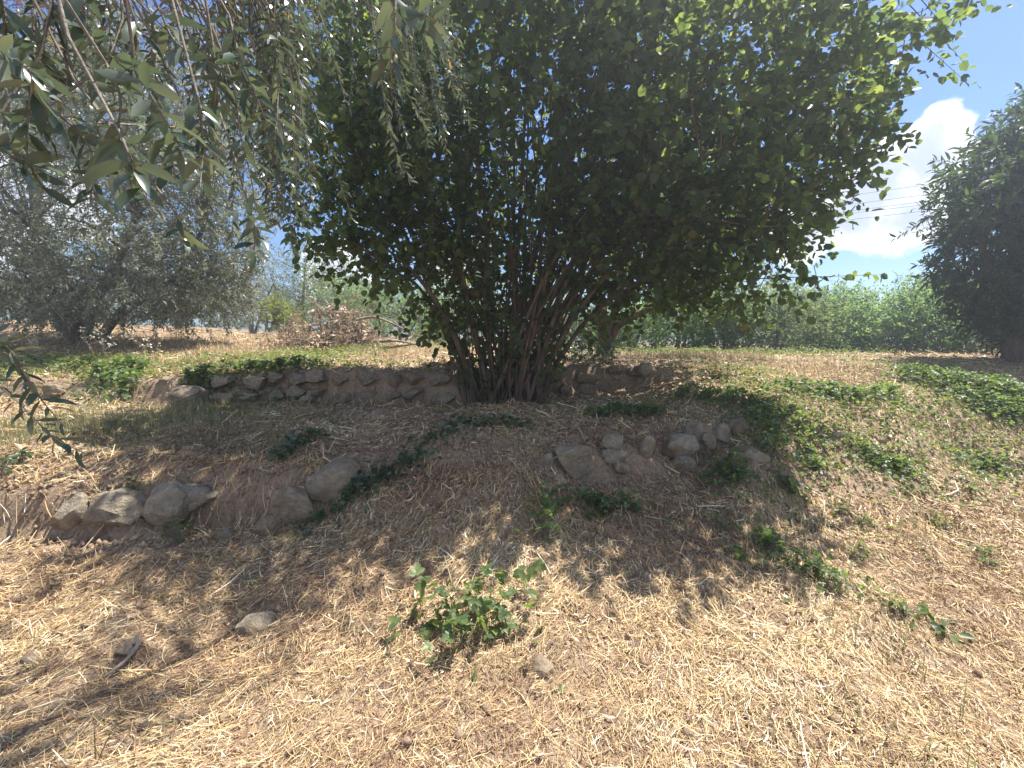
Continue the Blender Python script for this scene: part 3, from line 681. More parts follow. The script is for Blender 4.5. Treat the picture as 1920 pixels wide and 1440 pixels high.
# weeds and grass nobody could count
def patch_points(specs):
    out = []
    for (u_, v_, su, sv, n) in specs:
        for _ in range(n):
            uu, vv = rng.normal(u_, su), rng.normal(v_, sv)
            out.append((uu, vv))
    return out
def patch_world(specs):
    pos = []
    for (u_, v_, rx, ry, n) in specs:
        c = hit(u_, v_); x = rng.normal(c[0], rx, n); y = rng.normal(c[1], ry, n)
        pos.append(np.stack([x, y, G(x, y)], -1))
    return np.concatenate(pos)
pw = patch_world([(560, 672, .5, .5, 1190), (640, 665, .5, .6, 850), (470, 680, .4, .5, 765), (690, 660, .3, .4, 510), (820, 655, .5, .6, 595), (330, 690, .4, .4, 425), (120, 695, .9, .4, 1020), (30, 690, .6, .5, 680),
                  (1250, 664, 1.0, .5, 1360), (1400, 664, 1.3, .6, 1700), (1500, 668, 1.0, .7, 1020), (1390, 700, .4, .5, 595), (1420, 725, .25, .25, 340), (1700, 690, .8, .5, 850), (1300, 690, .4, .6, 204),
                  (1560, 800, .35, .5, 272), (1700, 830, .5, .5, 442), (1850, 840, .6, .5, 442), (1500, 900, .4, .4, 238), (1780, 800, .5, .3, 714), (1620, 790, .4, .3, 442), (1880, 900, .5, .4, 340), (1460, 780, .3, .3, 340), (600, 690, .8, .12, 442), (760, 688, .5, .1, 204)])
n = len(pw); pw[:, 2] += rng.uniform(.01, .13, n) * np.clip(pw[:, 1] / 7, .5, 1.3)
v, f, r_ = leaves(T_RHOMB, pw, rng.normal(0, 1, (n, 3)) * [1, 1, .4], rng.normal(0, .5, (n, 3)) + [0, 0, 1], rng.uniform(.03, .075, n), rng.uniform(.018, .045, n))
o = obj("weeds", v, f, M['weed'], None, r_, False, "stuff"); tag(o, "yellow green weeds scattered over the sunlit terraces", "weeds")
pg = patch_world([(250, 790, .9, .5, 2600), (100, 810, .7, .4, 1800), (420, 790, .5, .5, 1100), (500, 830, .4, .3, 350), (30, 830, .4, .4, 700), (400, 770, .3, .25, 600), (340, 772, .2, .2, 300), (200, 690, 1.2, .4, 700), (1260, 760, .3, .4, 250), (1330, 790, .3, .3, 250), (1480, 960, .4, .4, 200), (1640, 1190, .2, .2, 90), (1690, 1400, .2, .15, 60)])
v, f, r_ = blades(pg, rng.uniform(.06, .22, len(pg)), .0024, 1.0, .9)
o = obj("grass", v, f, M['grass_green'], None, r_, False, "stuff"); tag(o, "thin grey green grass on the shaded terrace at left", "grass")
pd = patch_world([(400, 665, .9, .8, 2200), (300, 650, .8, .8, 1200), (560, 640, .7, 1.0, 1500), (540, 605, 1.0, 1.0, 1200), (750, 665, .6, .8, 1100), (1300, 672, .9, .6, 1500), (1600, 690, 1.2, .9, 1600), (1480, 700, .6, .6, 700), (1600, 790, .7, .5, 700), (1760, 800, .6, .5, 600), (200, 640, 1.6, 1.2, 900), (450, 690, .4, .2, 400),
                  (700, 1250, .3, .12, 260), (300, 1120, .5, .2, 350), (960, 1270, .12, .08, 240), (1500, 1330, .6, .3, 300), (740, 1200, .25, .1, 150), (1100, 1400, .5, .2, 260), (450, 900, .5, .15, 300), (1000, 850, .5, .2, 250)])
v, f, r_ = blades(pd, np.clip(.10 + .02 * (pd[:, 1] - 4), .07, .26), np.clip(.0012 * pd[:, 1] ** .6, .0016, .006), 1.5, 1.0)
o = obj("dry_grass", v, f, M['grass_dry'], None, r_, False, "stuff"); tag(o, "bleached dry grass standing on the terraces and slope", "dry grass")
# a few single green blades at lower left
gb = thing("grass_tuft", hit(185, 1425), "few bright green grass blades in the sunny straw at lower left", "grass")
for (a, b) in (((180, 1430), (176, 1352)), ((182, 1432), (222, 1350)), ((190, 1430), (170, 1390))):
    p0 = hit(*a); p2 = P(b[0], b[1], p0[1] + .03); sd = np.array([.003, 0, 0]); p1 = (p0 + p2) / 2 + [0, 0, .01]
    obj("blade", [p0 - sd, p0 + sd, p1 - sd * .8, p1 + sd * .8, p2], [np.array([(0, 1, 3, 2)]), np.array([(2, 3, 4)])], M['grass_green'], gb, np.full(5, .3))

# dead flower stalks and pale flower heads on the upper terrace
def stalk(label, u, v, top_u, top_v, kind, group="dry flower stalks above the left wall"):
    b = hit(u, v); t = P(top_u, top_v, b[1] - .05); root = thing("flower_stalk", b, label, "flower stalk", group)
    tb = Tubes(); tb.add(curve_pts([b - [0, 0, .02], (b + t) / 2 + rng.normal(0, .02, 3), t], 8), np.linspace(.006, .003, 8), 4)
    if kind == 'head':
        tb.build("stalk", M['dead_wood'], root)
        n = 70; dv = unit(rng.normal(size=(n, 3))); v_, f_, r2 = leaves(T_RHOMB, t + dv * .035, dv, rng.normal(size=(n, 3)), .035, .022)
        obj("flower_head", v_, f_, M['flower'], root, r2, False)
    else:
        pos = []
        for q in np.linspace(.35, 1, 9):
            a0 = b + (t - b) * q; e = a0 + np.array([rng.normal(0, .12), rng.normal(0, .08), rng.uniform(.05, .14)])
            tb.add(curve_pts([a0, e], 3), [.003, .002, .0015], 3); pos += [e + rng.normal(0, .02, 3) for _ in range(5)]
        tb.build("stalk", M['dead_wood'], root)
        pos = np.array(pos); v_, f_, r2 = leaves(T_RHOMB, pos, rng.normal(size=pos.shape), rng.normal(size=pos.shape), .035, .026)
        obj("seed_pod", v_, f_, M['flower'], root, r2, False, "stuff")
stalk("pale round flower head on a bent stalk, above the bramble strip", 105, 662, 110, 628, 'head')
stalk("pale round flower head leaning at the far left of the terrace", 78, 668, 64, 642, 'head')
stalk("tall dry stalk with silvery seed pods, leftmost of three", 186, 680, 158, 628, 'pods')
stalk("dry stalk with silvery seed pods, middle of three", 200, 680, 190, 624, 'pods')
stalk("short dry stalk with silvery seed pods beside the olive trunk", 285, 680, 258, 640, 'pods')

# ------------------------------------------------------------------ trees
def lobe_points(lobes, n, shell=2.0):
    """random points in ellipsoid lobes (centre, radii, weight)"""
    vol = np.array([l[1][0] * l[1][1] * l[1][2] * (l[2] if len(l) > 2 else 1) for l in lobes]); k = rng.choice(len(lobes), n, p=vol / vol.sum())
    c = np.array([l[0] for l in lobes])[k]; r = np.array([l[1] for l in lobes])[k]
    dv = unit(rng.normal(size=(n, 3))); rr = rng.random(n) ** (1 / (1.5 + shell))
    return c + dv * r * rr[:, None], dv
def plobe(u, v, d, ru, rv, rd, w=1.0):
    return (P(u, v, d), (ru / FPX * d, rd, rv / FPX * d), w)
def sprays(pos, out, per, twig, L, aspect, droop=.3, face_up=1.0, jitter=.5, spread=.9):
    """twigs with alternate leaves; returns twig ends and leaf arrays"""
    n = len(pos)
    dirv = unit(out * .8 + rng.normal(0, .6, (n, 3)) + np.array([0, 0, .25 - droop]))
    tl = twig * rng.uniform(.6, 1.3, n)
    t = np.tile(np.linspace(.12, 1, per), (n, 1)) + rng.normal(0, .03, (n, per))
    sag = -droop * .35 * (t ** 2) * tl[:, None]
    p = pos[:, None] + dirv[:, None] * (t * tl[:, None])[..., None]; p[..., 2] += sag
    ref = unit(np.cross(dirv, rng.normal(size=(n, 3)))); sgn = np.where(np.arange(per) % 2 == 0, 1, -1)
    axis = dirv[:, None] * .75 + ref[:, None] * (sgn * spread)[None, :, None] + rng.normal(0, jitter * .6, (n, per, 3)) + np.array([0, 0, -droop * .6])
    nrm = np.array([0, 0, face_up]) + rng.normal(0, jitter, (n, per, 3))
    Ls = L * rng.uniform(.5, 1.25, (n, per))
    ends = pos + dirv * tl[:, None]; ends[:, 2] -= droop * .35 * tl
    return ends, p.reshape(-1, 3), unit(axis.reshape(-1, 3)), unit(nrm.reshape(-1, 3)), Ls.ravel(), (Ls * aspect).ravel()

# --- the hazel
hz_base = hit(950, 750)
hazel = thing("hazel_tree", hz_base, "big many-stemmed hazel with round leaves filling the middle of the scene", "tree")
HL = [plobe(985, 190, 5.4, 330, 290, 1.5), plobe(730, 270, 5.65, 165, 220, 1.1), plobe(655, 410, 5.3, 100, 75, .8, 1.3), plobe(1310, 230, 5.15, 270, 250, 1.6),
      plobe(1530, 90, 4.7, 165, 165, 1.1, 1.0), plobe(1505, 280, 4.8, 92, 125, .9), plobe(1385, 420, 4.9, 125, 100, 1.0), plobe(1230, 460, 5.4, 190, 115, 1.1),
      plobe(1120, -110, 5.3, 400, 150, 1.3), plobe(960, 470, 6.0, 170, 130, .7, .9), plobe(790, 440, 5.6, 130, 90, .8), plobe(1470, 505, 4.7, 75, 50, .4, 1.2), plobe(1330, 540, 5.2, 110, 40, .5, .8), plobe(640, 130, 5.8, 110, 180, .9),
      plobe(900, 560, 6.2, 90, 80, .5, 1.2), plobe(1040, 560, 6.2, 130, 80, .5, 1.2), plobe(1215, 515, 5.7, 140, 45, .7, 1.2), plobe(1235, 380, 7.0, 190, 150, .8, .9), plobe(690, 490, 5.3, 95, 45, .6, 1.2), plobe(820, 545, 5.6, 85, 60, .5, 1.1), plobe(960, 590, 5.5, 130, 55, .4, .7), plobe(1380, 530, 5.0, 110, 45, .5, 1.0)]
pos, out = lobe_points(HL, 6600, 1.2)
ends, lp, la, ln, lL, lW = sprays(pos, out, 10, .40, .084, .88, .35, .8, .6)
# a few long shoots past the outline, as at the crown's right side
shoots = [((1600, 110), (1735, 75)), ((1600, 60), (1700, 40)), ((1600, 180), (1700, 150)), ((1600, 250), (1690, 215)), ((1580, 320), (1660, 325)), ((1520, 360), (1600, 380)), ((1500, 430), (1560, 450)), ((1500, 520), (1655, 515)), ((1560, 30), (1640, 0)), ((1420, 555), (1520, 560)), ((690, 430), (580, 470)), ((720, 470), (660, 520)), ((760, 500), (690, 560)), ((1010, 640), (1060, 670)), ((830, 640), (800, 690)), ((1480, 480), (1530, 540))]
sp_, se_ = [], []
for a, b in shoots:
    dd = 4.5 + rng.uniform(-.2, .2) if a[0] > 1200 else 4.9
    if a[1] > 600: dd = 5.6
    p0, p1 = P(*a, dd), P(*b, dd)
    m = max(6, int(np.linalg.norm(p1 - p0) / .045))
    for i, q in enumerate(np.linspace(0, 1, m)):
        lp = np.vstack([lp, p0 + (p1 - p0) * q + rng.normal(0, .012, 3)])
        ax_ = unit(p1 - p0) * .5 + np.array([0, 0, -.35]) + rng.normal(0, .5, 3); la = np.vstack([la, unit(ax_)])
        ln = np.vstack([ln, unit(rng.normal(0, .6, 3) + [0, -.6, .5])]); s_ = rng.uniform(.065, .10); lL = np.append(lL, s_); lW = np.append(lW, s_ * .86)
    sp_.append(p0); se_.append(p1)
uu, vv, fw = project(lp)
seen = (uu > 0) & (uu < 1920) & (vv > 0) & (vv < 1440)
key = np.where(seen, np.linalg.norm(lp - np.array([0, 0, CAMZ]), axis=1), 99)
near = np.argsort(key)[:300]; rest = np.setdiff1d(np.arange(len(lp)), near)
v, f, r_ = leaves(T_HEX, lp[rest], la[rest], ln[rest], lL[rest], lW[rest])
crown = obj("crown", v, f, M['hazel'], hazel, r_, False, "stuff")
leaf_objects(T_ROUND, lp[near], la[near], ln[near], lL[near], lW[near], M['hazel'], hazel)
tb = Tubes()
for i in range(0, len(pos), 2): tb.add([pos[i] - (ends[i] - pos[i]) * .4, pos[i], ends[i]], [.005, .0035, .0015], 3)
for a, b in zip(sp_, se_): tb.add([a - (b - a) * .6, a, b], [.006, .004, .0015], 4)
tb.build("twigs", M['hazel_bark'], crown, "stuff")
# stems seen in the photograph, then the rest of the stool
STEMS = [([(905, 742), (855, 640), (815, 560), (765, 500), (690, 440)], 5.75, 5.0, .046), ([(925, 742), (885, 600), (862, 500), (820, 400), (760, 260)], 5.7, 5.2, .036),
         ([(935, 742), (910, 560), (912, 470), (900, 300), (880, 100)], 5.65, 5.3, .034), ([(968, 742), (1005, 600), (1030, 480), (1034, 380), (1050, 240), (1090, 60)], 5.6, 5.0, .038),
         ([(985, 738), (1040, 600), (1090, 460), (1150, 330), (1230, 150)], 5.65, 5.0, .036), ([(995, 735), (1070, 600), (1170, 480), (1290, 360), (1420, 220)], 5.75, 4.9, .036),
         ([(1000, 730), (1090, 610), (1190, 535), (1300, 460), (1450, 380)], 5.9, 4.9, .034), ([(900, 745), (840, 620), (760, 440), (680, 300)], 6.0, 5.3, .034),
         ([(950, 742), (965, 560), (975, 400), (985, 200), (1000, -60)], 5.7, 5.4, .036), ([(890, 720), (800, 560), (735, 505), (640, 440)], 5.9, 4.9, .026)]
NODES = []
for px, d0, d1, r0 in STEMS:
    pts = [P(a, b, d0 + (d1 - d0) * i / (len(px) - 1)) for i, (a, b) in enumerate(px)]
    pts[0] = on_ground(pts[0][0], pts[0][1], -.05)
    c = curve_pts(pts, 30); c = c + np.sin(np.linspace(0, 9, len(c)) + rng.uniform(0, 6))[:, None] * rng.normal(0, .018, 3)
    t_ = Tubes(); t_.add(c, np.linspace(r0, .012, len(c)), 8, .16); t_.build("stem", M['hazel_bark'], hazel); NODES += list(c[len(c) // 2:])
for i in range(38):
    a = rng.uniform(0, 6.283); rr = .42 * math.sqrt(rng.random())
    b = on_ground(hz_base[0] + rr * math.cos(a) * 1.25, hz_base[1] - .12 + rr * math.sin(a) * .8, -.04)
    L_ = HL[rng.choice(len(HL), p=np.array([.2, .1, .03, .18, .06, .05, .06, .08, .2, .02, .02, 0, 0, 0, 0, 0, 0, 0, 0, 0, 0, 0]))]
    tgt = L_[0] + rng.normal(0, .4, 3) * np.array(L_[1])
    mid = b + (tgt - b) * .45 + np.array([0, 0, .38 * np.linalg.norm((tgt - b)[:2])]) + rng.normal(0, .10, 3)
    c = curve_pts([b, mid, tgt], 22); r0 = rng.uniform(.012, .034)
    t_ = Tubes(); t_.add(c, np.linspace(r0, .006, len(c)), 6, .08); t_.build("stem", M['hazel_bark'], hazel); NODES += list(c[10:])
NODES = np.array(NODES); tb = Tubes()
for i in rng.choice(len(pos), 420, replace=False):
    q = NODES[np.argmin(np.linalg.norm(NODES - pos[i] + [0, 0, .4], axis=1))]
    tb.add(curve_pts([q, (q + pos[i]) / 2 + rng.normal(0, .06, 3), pos[i]], 8), np.linspace(.010, .004, 8), 4)
tb.build("branches", M['hazel_bark'], hazel, "stuff")
# thin suckers with sparse leaves round the foot of the stool
tb = Tubes(); q_ = []
for i in range(120):
    a = rng.uniform(0, 6.283); rr = .5 * math.sqrt(rng.random())
    b = on_ground(hz_base[0] + rr * math.cos(a) * 1.25, hz_base[1] - .15 + rr * math.sin(a) * .8, -.03)
    e = b + np.array([math.cos(a) * rng.uniform(.05, .35), math.sin(a) * rng.uniform(.05, .3), rng.uniform(.5, 1.7)])
    tb.add(curve_pts([b, (b + e) / 2 + rng.normal(0, .03, 3), e], 6), np.linspace(.008, .003, 6), 4)
    q_ += [b + (e - b) * rng.uniform(.35, 1) + rng.normal(0, .05, 3) for _ in range(7)]
tb.build("suckers", M['hazel_bark'], hazel, "stuff")
q_ = np.array(q_); v, f, r_ = leaves(T_ROUND, q_, rng.normal(0, 1, q_.shape) + [0, 0, -.6], rng.normal(0, .6, q_.shape) + [0, -.3, .6], rng.uniform(.05, .1, len(q_)), rng.uniform(.045, .085, len(q_)))
obj("sucker_leaves", v, f, M['hazel'], hazel, r_, False, "stuff")

def tree(name, label, base, trunks, lobes, n, per, twig, L, aspect, leafm, barkm, tmpl=T_RHOMB, droop=.3, group=None, branches=40, jitter=.6, face_up=.6, cat="tree", shell=2.0):
    """generic tree: trunks = list of (world points, r0, r1)"""
    root = thing(name, base, label, cat, group)
    nodes = []
    for pts, r0, r1 in trunks:
        c = curve_pts(pts, 20); tb = Tubes(); tb.add(c, np.linspace(r0, r1, len(c)), 9, .12); tb.build("trunk", M[barkm], root); nodes += list(c[len(c) // 2:])
    pos, out = lobe_points(lobes, n, shell)
    ends, lp, la, ln, lL, lW = sprays(pos, out, per, twig, L, aspect, droop, face_up, jitter)
    v, f, r_ = leaves(tmpl, lp, la, ln, lL, lW)
    cr = obj("crown", v, f, M[leafm], root, r_, False, "stuff")
    tb = Tubes(); nodes = np.array(nodes)
    for i in rng.choice(n, min(n, branches), replace=False):
        q = nodes[np.argmin(np.linalg.norm(nodes - pos[i] + [0, 0, .3], axis=1))]
        tb.add(curve_pts([q, (q + pos[i]) / 2 + rng.normal(0, .12, 3), pos[i]], 8), np.linspace(.03, .008, 8), 5)
    tb.build("branches", M[barkm], root, "stuff")
    tb = Tubes()
    for i in rng.choice(n, min(n, 700 if L > .12 and n > 2000 or n > 5000 else 120), replace=False): tb.add([pos[i] - (ends[i] - pos[i]) * .3, pos[i], ends[i]], [.006, .004, .002], 3)
    tb.build("twigs", M[barkm], cr, "stuff")
    return root, lp

# --- olive on the upper terrace at left
ob = hit(135, 640)
od = ob[1]
tree("olive_tree", "broad silvery olive with drooping crown on the upper terrace at left", ob,
     [([ob - [0, 0, .1], P(140, 590, od), P(120, 520, od), P(60, 420, od)], .20, .07), ([ob + [.15, .1, -.1], P(165, 590, od + .1), P(210, 510, od), P(260, 400, od)], .17, .06), ([ob + [-.2, .1, -.1], P(100, 580, od), P(60, 530, od - .3)], .10, .04), ([ob + [.3, .2, -.1], P(230, 585, od), P(330, 520, od), P(380, 430, od)], .11, .04)],
     [plobe(150, 360, od, 230, 170, 2.0), plobe(360, 380, od - .2, 130, 150, 1.5), plobe(60, 500, od - .6, 130, 80, 1.2), plobe(280, 500, od - .6, 150, 90, 1.3), plobe(420, 480, od, 60, 90, .9, 1.2), plobe(-120, 380, od, 160, 200, 1.8), plobe(180, 545, od - .5, 230, 50, 1.2, 2.0), plobe(370, 545, od - .4, 100, 65, .9, 2.0), plobe(60, 570, od - .7, 120, 40, .8, 1.5), plobe(420, 400, od - .2, 60, 120, .8, 1.6), plobe(240, 250, od, 220, 110, 1.6), plobe(330, 150, od + .2, 170, 110, 1.5), plobe(100, 190, od + .2, 170, 110, 1.5)],
     6000, 20, .40, .10, .29, 'olive_far', 'olive_bark', T_RHOMB, .55, "olive trees", 60, .8, .3)
# further olives and dark plum behind
b = hit(60, 585)
tree("plum_tree", "dark purple-leaved tree behind the hanging olive boughs at top left", P(70, 560, 13), [([P(70, 580, 13) - [0, 0, .5], P(70, 400, 13), P(60, 200, 13)], .18, .06)],
     [plobe(60, 90, 13, 160, 120, 2.0), plobe(200, 60, 13, 110, 90, 1.6)], 900, 12, .5, .10, .55, 'plum', 'olive_bark', T_RHOMB, .2, None, 40)
def far_tree(lab, u, vb, d, w, h, lm, n=700, L=.10, asp=.4, bark_='olive_bark', name="tree", group="trees and bushes beyond the terrace", low=.12):
    c = P(u, vb, d); c[2] = float(G(c[0:1], c[1:2])[0])
    lob = []
    for i in range(7):
        a = rng.uniform(0, 6.283); q = rng.random()
        lob.append((c + np.array([math.cos(a) * w * .30, math.sin(a) * w * .26, h * (low + .28 + q * .48)]), (w * rng.uniform(.14, .32), w * rng.uniform(.16, .28), h * rng.uniform(.12, .28)), 1.3))
    lob.append((c + [0, 0, h * (.42 + min(low, 0))], (w * .46, w * .38, h * .36), 1.3))
    tr = [([c - [0, 0, .1], c + [rng.normal(0, .1), 0, h * .35], c + [rng.normal(0, .2) * w * .3, 0, h * .75]], .05 * h * .5, .02), ([c + [.1, 0, -.1], c + [w * .15, 0, h * .3], c + [w * .3, 0, h * .6]], .03 * h * .5, .015)]
    return tree(name, lab, c, tr, lob, int(n * (1 if name == 'locust_shrub' else .72)), 12, .5 * min(1, h / 3), L, asp, lm, bark_, T_RHOMB, .15, group, 30, .7, .5)
far_tree("grey green olive far behind the gap left of the hazel", 470, 600, 17, 3.4, 3.4, 'olive_far', 900, .09, .3)
far_tree("feathery pale tree rising in the gap beside the hazel crown", 570, 590, 19, 3.4, 4.3, 'bush', 900, .10, .4)
far_tree("round pale green bush directly behind the brush pile", 660, 600, 17, 3.6, 3.0, 'bush', 900, .09, .4, name="bush")
far_tree("wide soft green bush right of the brush pile", 750, 610, 16, 4.2, 2.7, 'locust', 1100, .09, .4, name="bush")
far_tree("bright yellow green shrub left of the brush pile", 532, 600, 14.5, 1.3, 1.45, 'lime', 330, .08, .5, name="shrub")
far_tree("low bush between the brush pile and the hazel stems", 812, 640, 12.5, 1.1, .75, 'weed', 260, .07, .45, name="shrub", low=0)
far_tree("pale olive bush at the far left behind the terrace", 30, 560, 22, 5.0, 4.2, 'olive_far', 800, .11, .3)
far_tree("tall olive behind the big olive's right flank", 330, 570, 21, 5.0, 5.6, 'olive_far', 1000, .11, .3)
far_tree("green tree hidden behind the big olive's crown", 180, 560, 26, 6.0, 6.0, 'bush', 1000, .15, .45)
far_tree("tall tree showing through the hazel stems", 880, 620, 22, 5, 5.0, 'locust', 900, .13, .45)
for (u_, dd, w_, h_, lm_, lab) in [(-150, 30, 8, 5, 'bush', "far bushy tree at the left edge beyond the olives"), (60, 34, 8, 4.5, 'bush', "far green tree on the rise behind the big olive's trunk"), (240, 36, 9, 5, 'olive_far', "far grey tree on the rise right of the big olive's trunk"), (400, 33, 8, 4.6, 'bush', "far green tree behind the big olive's right flank"),
                                  (500, 38, 8, 5.5, 'olive_far', "far grey tree closing the gap left of the brush pile"), (620, 34, 8, 4.8, 'bush', "far green tree above the brush pile"), (720, 36, 8, 5.5, 'locust', "far dark tree above the bushes right of the brush pile"), (830, 32, 7, 4.2, 'bush', "far tree between the bushes and the hazel stems")]:
    far_tree(lab, u_, 620, dd, w_, h_, lm_, 650, .26, .45, low=-.08)
# --- young tree with forked trunk behind the hazel at right
d_ = 9.0
tb_ = P(1134, 670, d_); tb_ = on_ground(tb_[0], d_)
tree("forked_tree", "dark tree with a three-forked trunk behind the hazel at right", tb_,
     [([tb_ - [0, 0, .1], P(1133, 620, d_), P(1128, 580, d_), P(1126, 520, d_), P(1120, 420, d_)], .17, .06), ([P(1136, 640, d_), P(1150, 590, d_), P(1168, 565, d_), P(1185, 520, d_ - .2), P(1200, 460, d_ - .3)], .085, .04), ([P(1140, 642, d_ + .05), P(1158, 612, d_), P(1190, 592, d_), P(1230, 575, d_), P(1280, 555, d_), P(1340, 520, d_)], .10, .04)],
     [plobe(1200, 470, d_, 170, 90, 1.6), plobe(1350, 480, d_, 130, 80, 1.3), plobe(1300, 400, d_ + .3, 200, 120, 1.8), plobe(1420, 530, d_ + .2, 60, 30, .7)], 800, 12, .5, .10, .45, 'bush', 'hazel_bark', T_LANCE4, .35, None, 50)
# --- locust hedge at right, shrub by shrub
hedge = [(1075, 666, 15.5, 2.3, 1.9, "leftmost shrub of the locust hedge, seen between the hazel stems"), (1180, 664, 14.5, 2.4, 1.9, "locust shrub of the hedge just right of the forked trunk"), (1270, 664, 14, 2.3, 2.0, "sunlit locust shrub of the hedge under the hazel's low boughs"), (1360, 666, 13.5, 2.4, 2.0, "locust shrub of the hedge below the hazel's right lobe"),
         (1450, 668, 13.5, 2.5, 2.2, "locust shrub of the hedge left of the open sky"), (1540, 670, 13, 2.5, 2.0, "low locust shrub of the hedge under the open sky"), (1625, 672, 13, 2.3, 2.7, "taller feathery locust shrub standing in the middle of the sky gap"), (1705, 674, 12.5, 2.2, 2.2, "locust shrub of the hedge left of the dark tree"), (1790, 676, 12.5, 2.4, 2.5, "locust shrub of the hedge half behind the dark tree"), (1900, 680, 12.5, 2.6, 2.2, "rightmost shrub of the locust hedge, under the dark tree")]
for (u_, v_, dd, w_, h_, lab) in hedge:
    h_ *= rng.uniform(1.0, 1.6); w_ *= rng.uniform(.95, 1.25); dd += rng.uniform(-.9, .9)
    far_tree(lab, u_, v_, dd, w_, h_, 'bush' if rng.random() < .3 else 'locust', 900, .11, .38, name="locust_shrub", group="locust hedge", low=-.12)
for (u_, dd, h_, lab) in [(1000, 30, 4.0, "far tree glimpsed behind the hazel stems"), (1300, 26, 3.6, "far tree above the hedge under the hazel's boughs"), (1480, 24, 2.6, "far tree top behind the hedge beside the hazel's right lobe"), (1850, 26, 3.5, "far tree behind the dark tree at right")]:
    far_tree(lab, u_, 650, dd, 6.0, h_, 'bush', 700, .15, .4)
# --- dark chestnut at the right edge
cb = hit(1885, 690); cd = 7.6
cb = P(1900, 680, cd); cb[2] = float(G(cb[0:1], cb[1:2])[0])
tree("chestnut_tree", "dark chestnut with long narrow leaves towering at the right edge", cb,
     [([cb - [0, 0, .1], P(1900, 560, cd), P(1910, 420, cd), P(1930, 250, cd)], .15, .06), ([P(1900, 600, cd), P(1860, 520, cd), P(1830, 420, cd)], .07, .03)],
     [plobe(1895, 340, cd, 90, 95, 1.0), plobe(1980, 270, cd, 80, 105, 1.2), plobe(1825, 375, cd - .2, 55, 50, .7, 1.2), plobe(1875, 470, cd, 75, 75, 1.0), plobe(1910, 545, cd, 85, 55, .9), plobe(1990, 420, cd, 160, 230, 1.5), plobe(1900, 590, cd + .3, 90, 40, .7, .5), plobe(1990, 200, cd, 60, 60, .8)],
     2500, 12, .36, .155, .27, 'chestnut', 'hazel_bark', T_LANCE4, .45, None, 60, .55, .5)

# --- near olive whose boughs hang into the picture from above
nb = on_ground(-3.6, .5)
nol = thing("olive_tree", nb, "near olive whose leafy boughs hang down over the top left", "tree", "olive trees")
LIMB = [[nb - [0, 0, .1], nb + [.1, .1, 1.2], (-3.1, .9, 2.4), (-2.4, 1.4, 3.2), (-1.4, 1.8, 3.7), (-.4, 2.5, 4.4), (.4, 3.5, 5.2)], [(-3.2, .8, 2.2), (-3.0, 1.6, 3.0), (-2.8, 2.4, 3.9), (-2.2, 3.0, 4.6)], [(-2.7, 1.2, 2.9), (-1.7, 1.1, 3.1), (-.9, 1.0, 3.0)], [(-3.2, .8, 2.0), (-3.0, 1.2, 2.2), (-2.6, 1.5, 2.3)]]
ND = []
for i, l in enumerate(LIMB):
    c = curve_pts(l, 24); t_ = Tubes(); t_.add(c, np.linspace(.19 if i == 0 else .08, .02, len(c)), 9, .12); t_.build("trunk" if i == 0 else "limb", M['olive_bark'], nol); ND += list(c[6:])
ND = np.array(ND)
LP, LA, LN, LL = [], [], [], []
tw = Tubes()
def shoot(pts, L, gap, r0=.003, dens=1.0):
    c = curve_pts(pts, 14); seg = np.linalg.norm(np.diff(c, axis=0), axis=1).sum(); m = max(3, int(seg / gap))
    t = unit(np.gradient(c, axis=0)); ph = rng.uniform(0, 6.28)
    tw.add(c, np.linspace(r0, r0 * .4, len(c)), 4)
    for i in range(m):
        q = (i + .5) / m * (len(c) - 1); j = int(q); p = c[j] + (c[min(j + 1, len(c) - 1)] - c[j]) * (q - j); tt = t[j]
        a = unit(np.cross(tt, [math.cos(ph), math.sin(ph), .3])); b_ = np.cross(tt, a)
        for s in (1, -1):
            if rng.random() > dens: continue
            w_ = (a if i % 2 == 0 else b_) * s
            LP.append(p); LA.append(unit(tt * .55 + w_ * .85 + rng.normal(0, .22, 3) + [0, 0, -.15])); LN.append(unit(tt * -.75 + w_ * .45 + rng.normal(0, .45, 3))); LL.append(L * rng.uniform(.6, 1.2) * (1 if i < m - 1 else .7))
    q = ND[np.argmin(np.linalg.norm(ND - c[0] + [0, 0, .5], axis=1))]
    if np.linalg.norm(q - c[0]) > .1: kk_ = curve_pts([q, q + (c[0] - q) * .35 + np.array([0, 0, .12]) + rng.normal(0, .09, 3), q + (c[0] - q) * .72 + rng.normal(0, .07, 3), c[0]], 12); tw.add(kk_, np.linspace(r0 * 1.7, r0, len(kk_)), 3)
def pshoot(px, d, L, gap, r0=.003, dens=1.0): shoot([P(a, b, d + rng.normal(0, .02)) for a, b in px], L, gap, r0, dens)
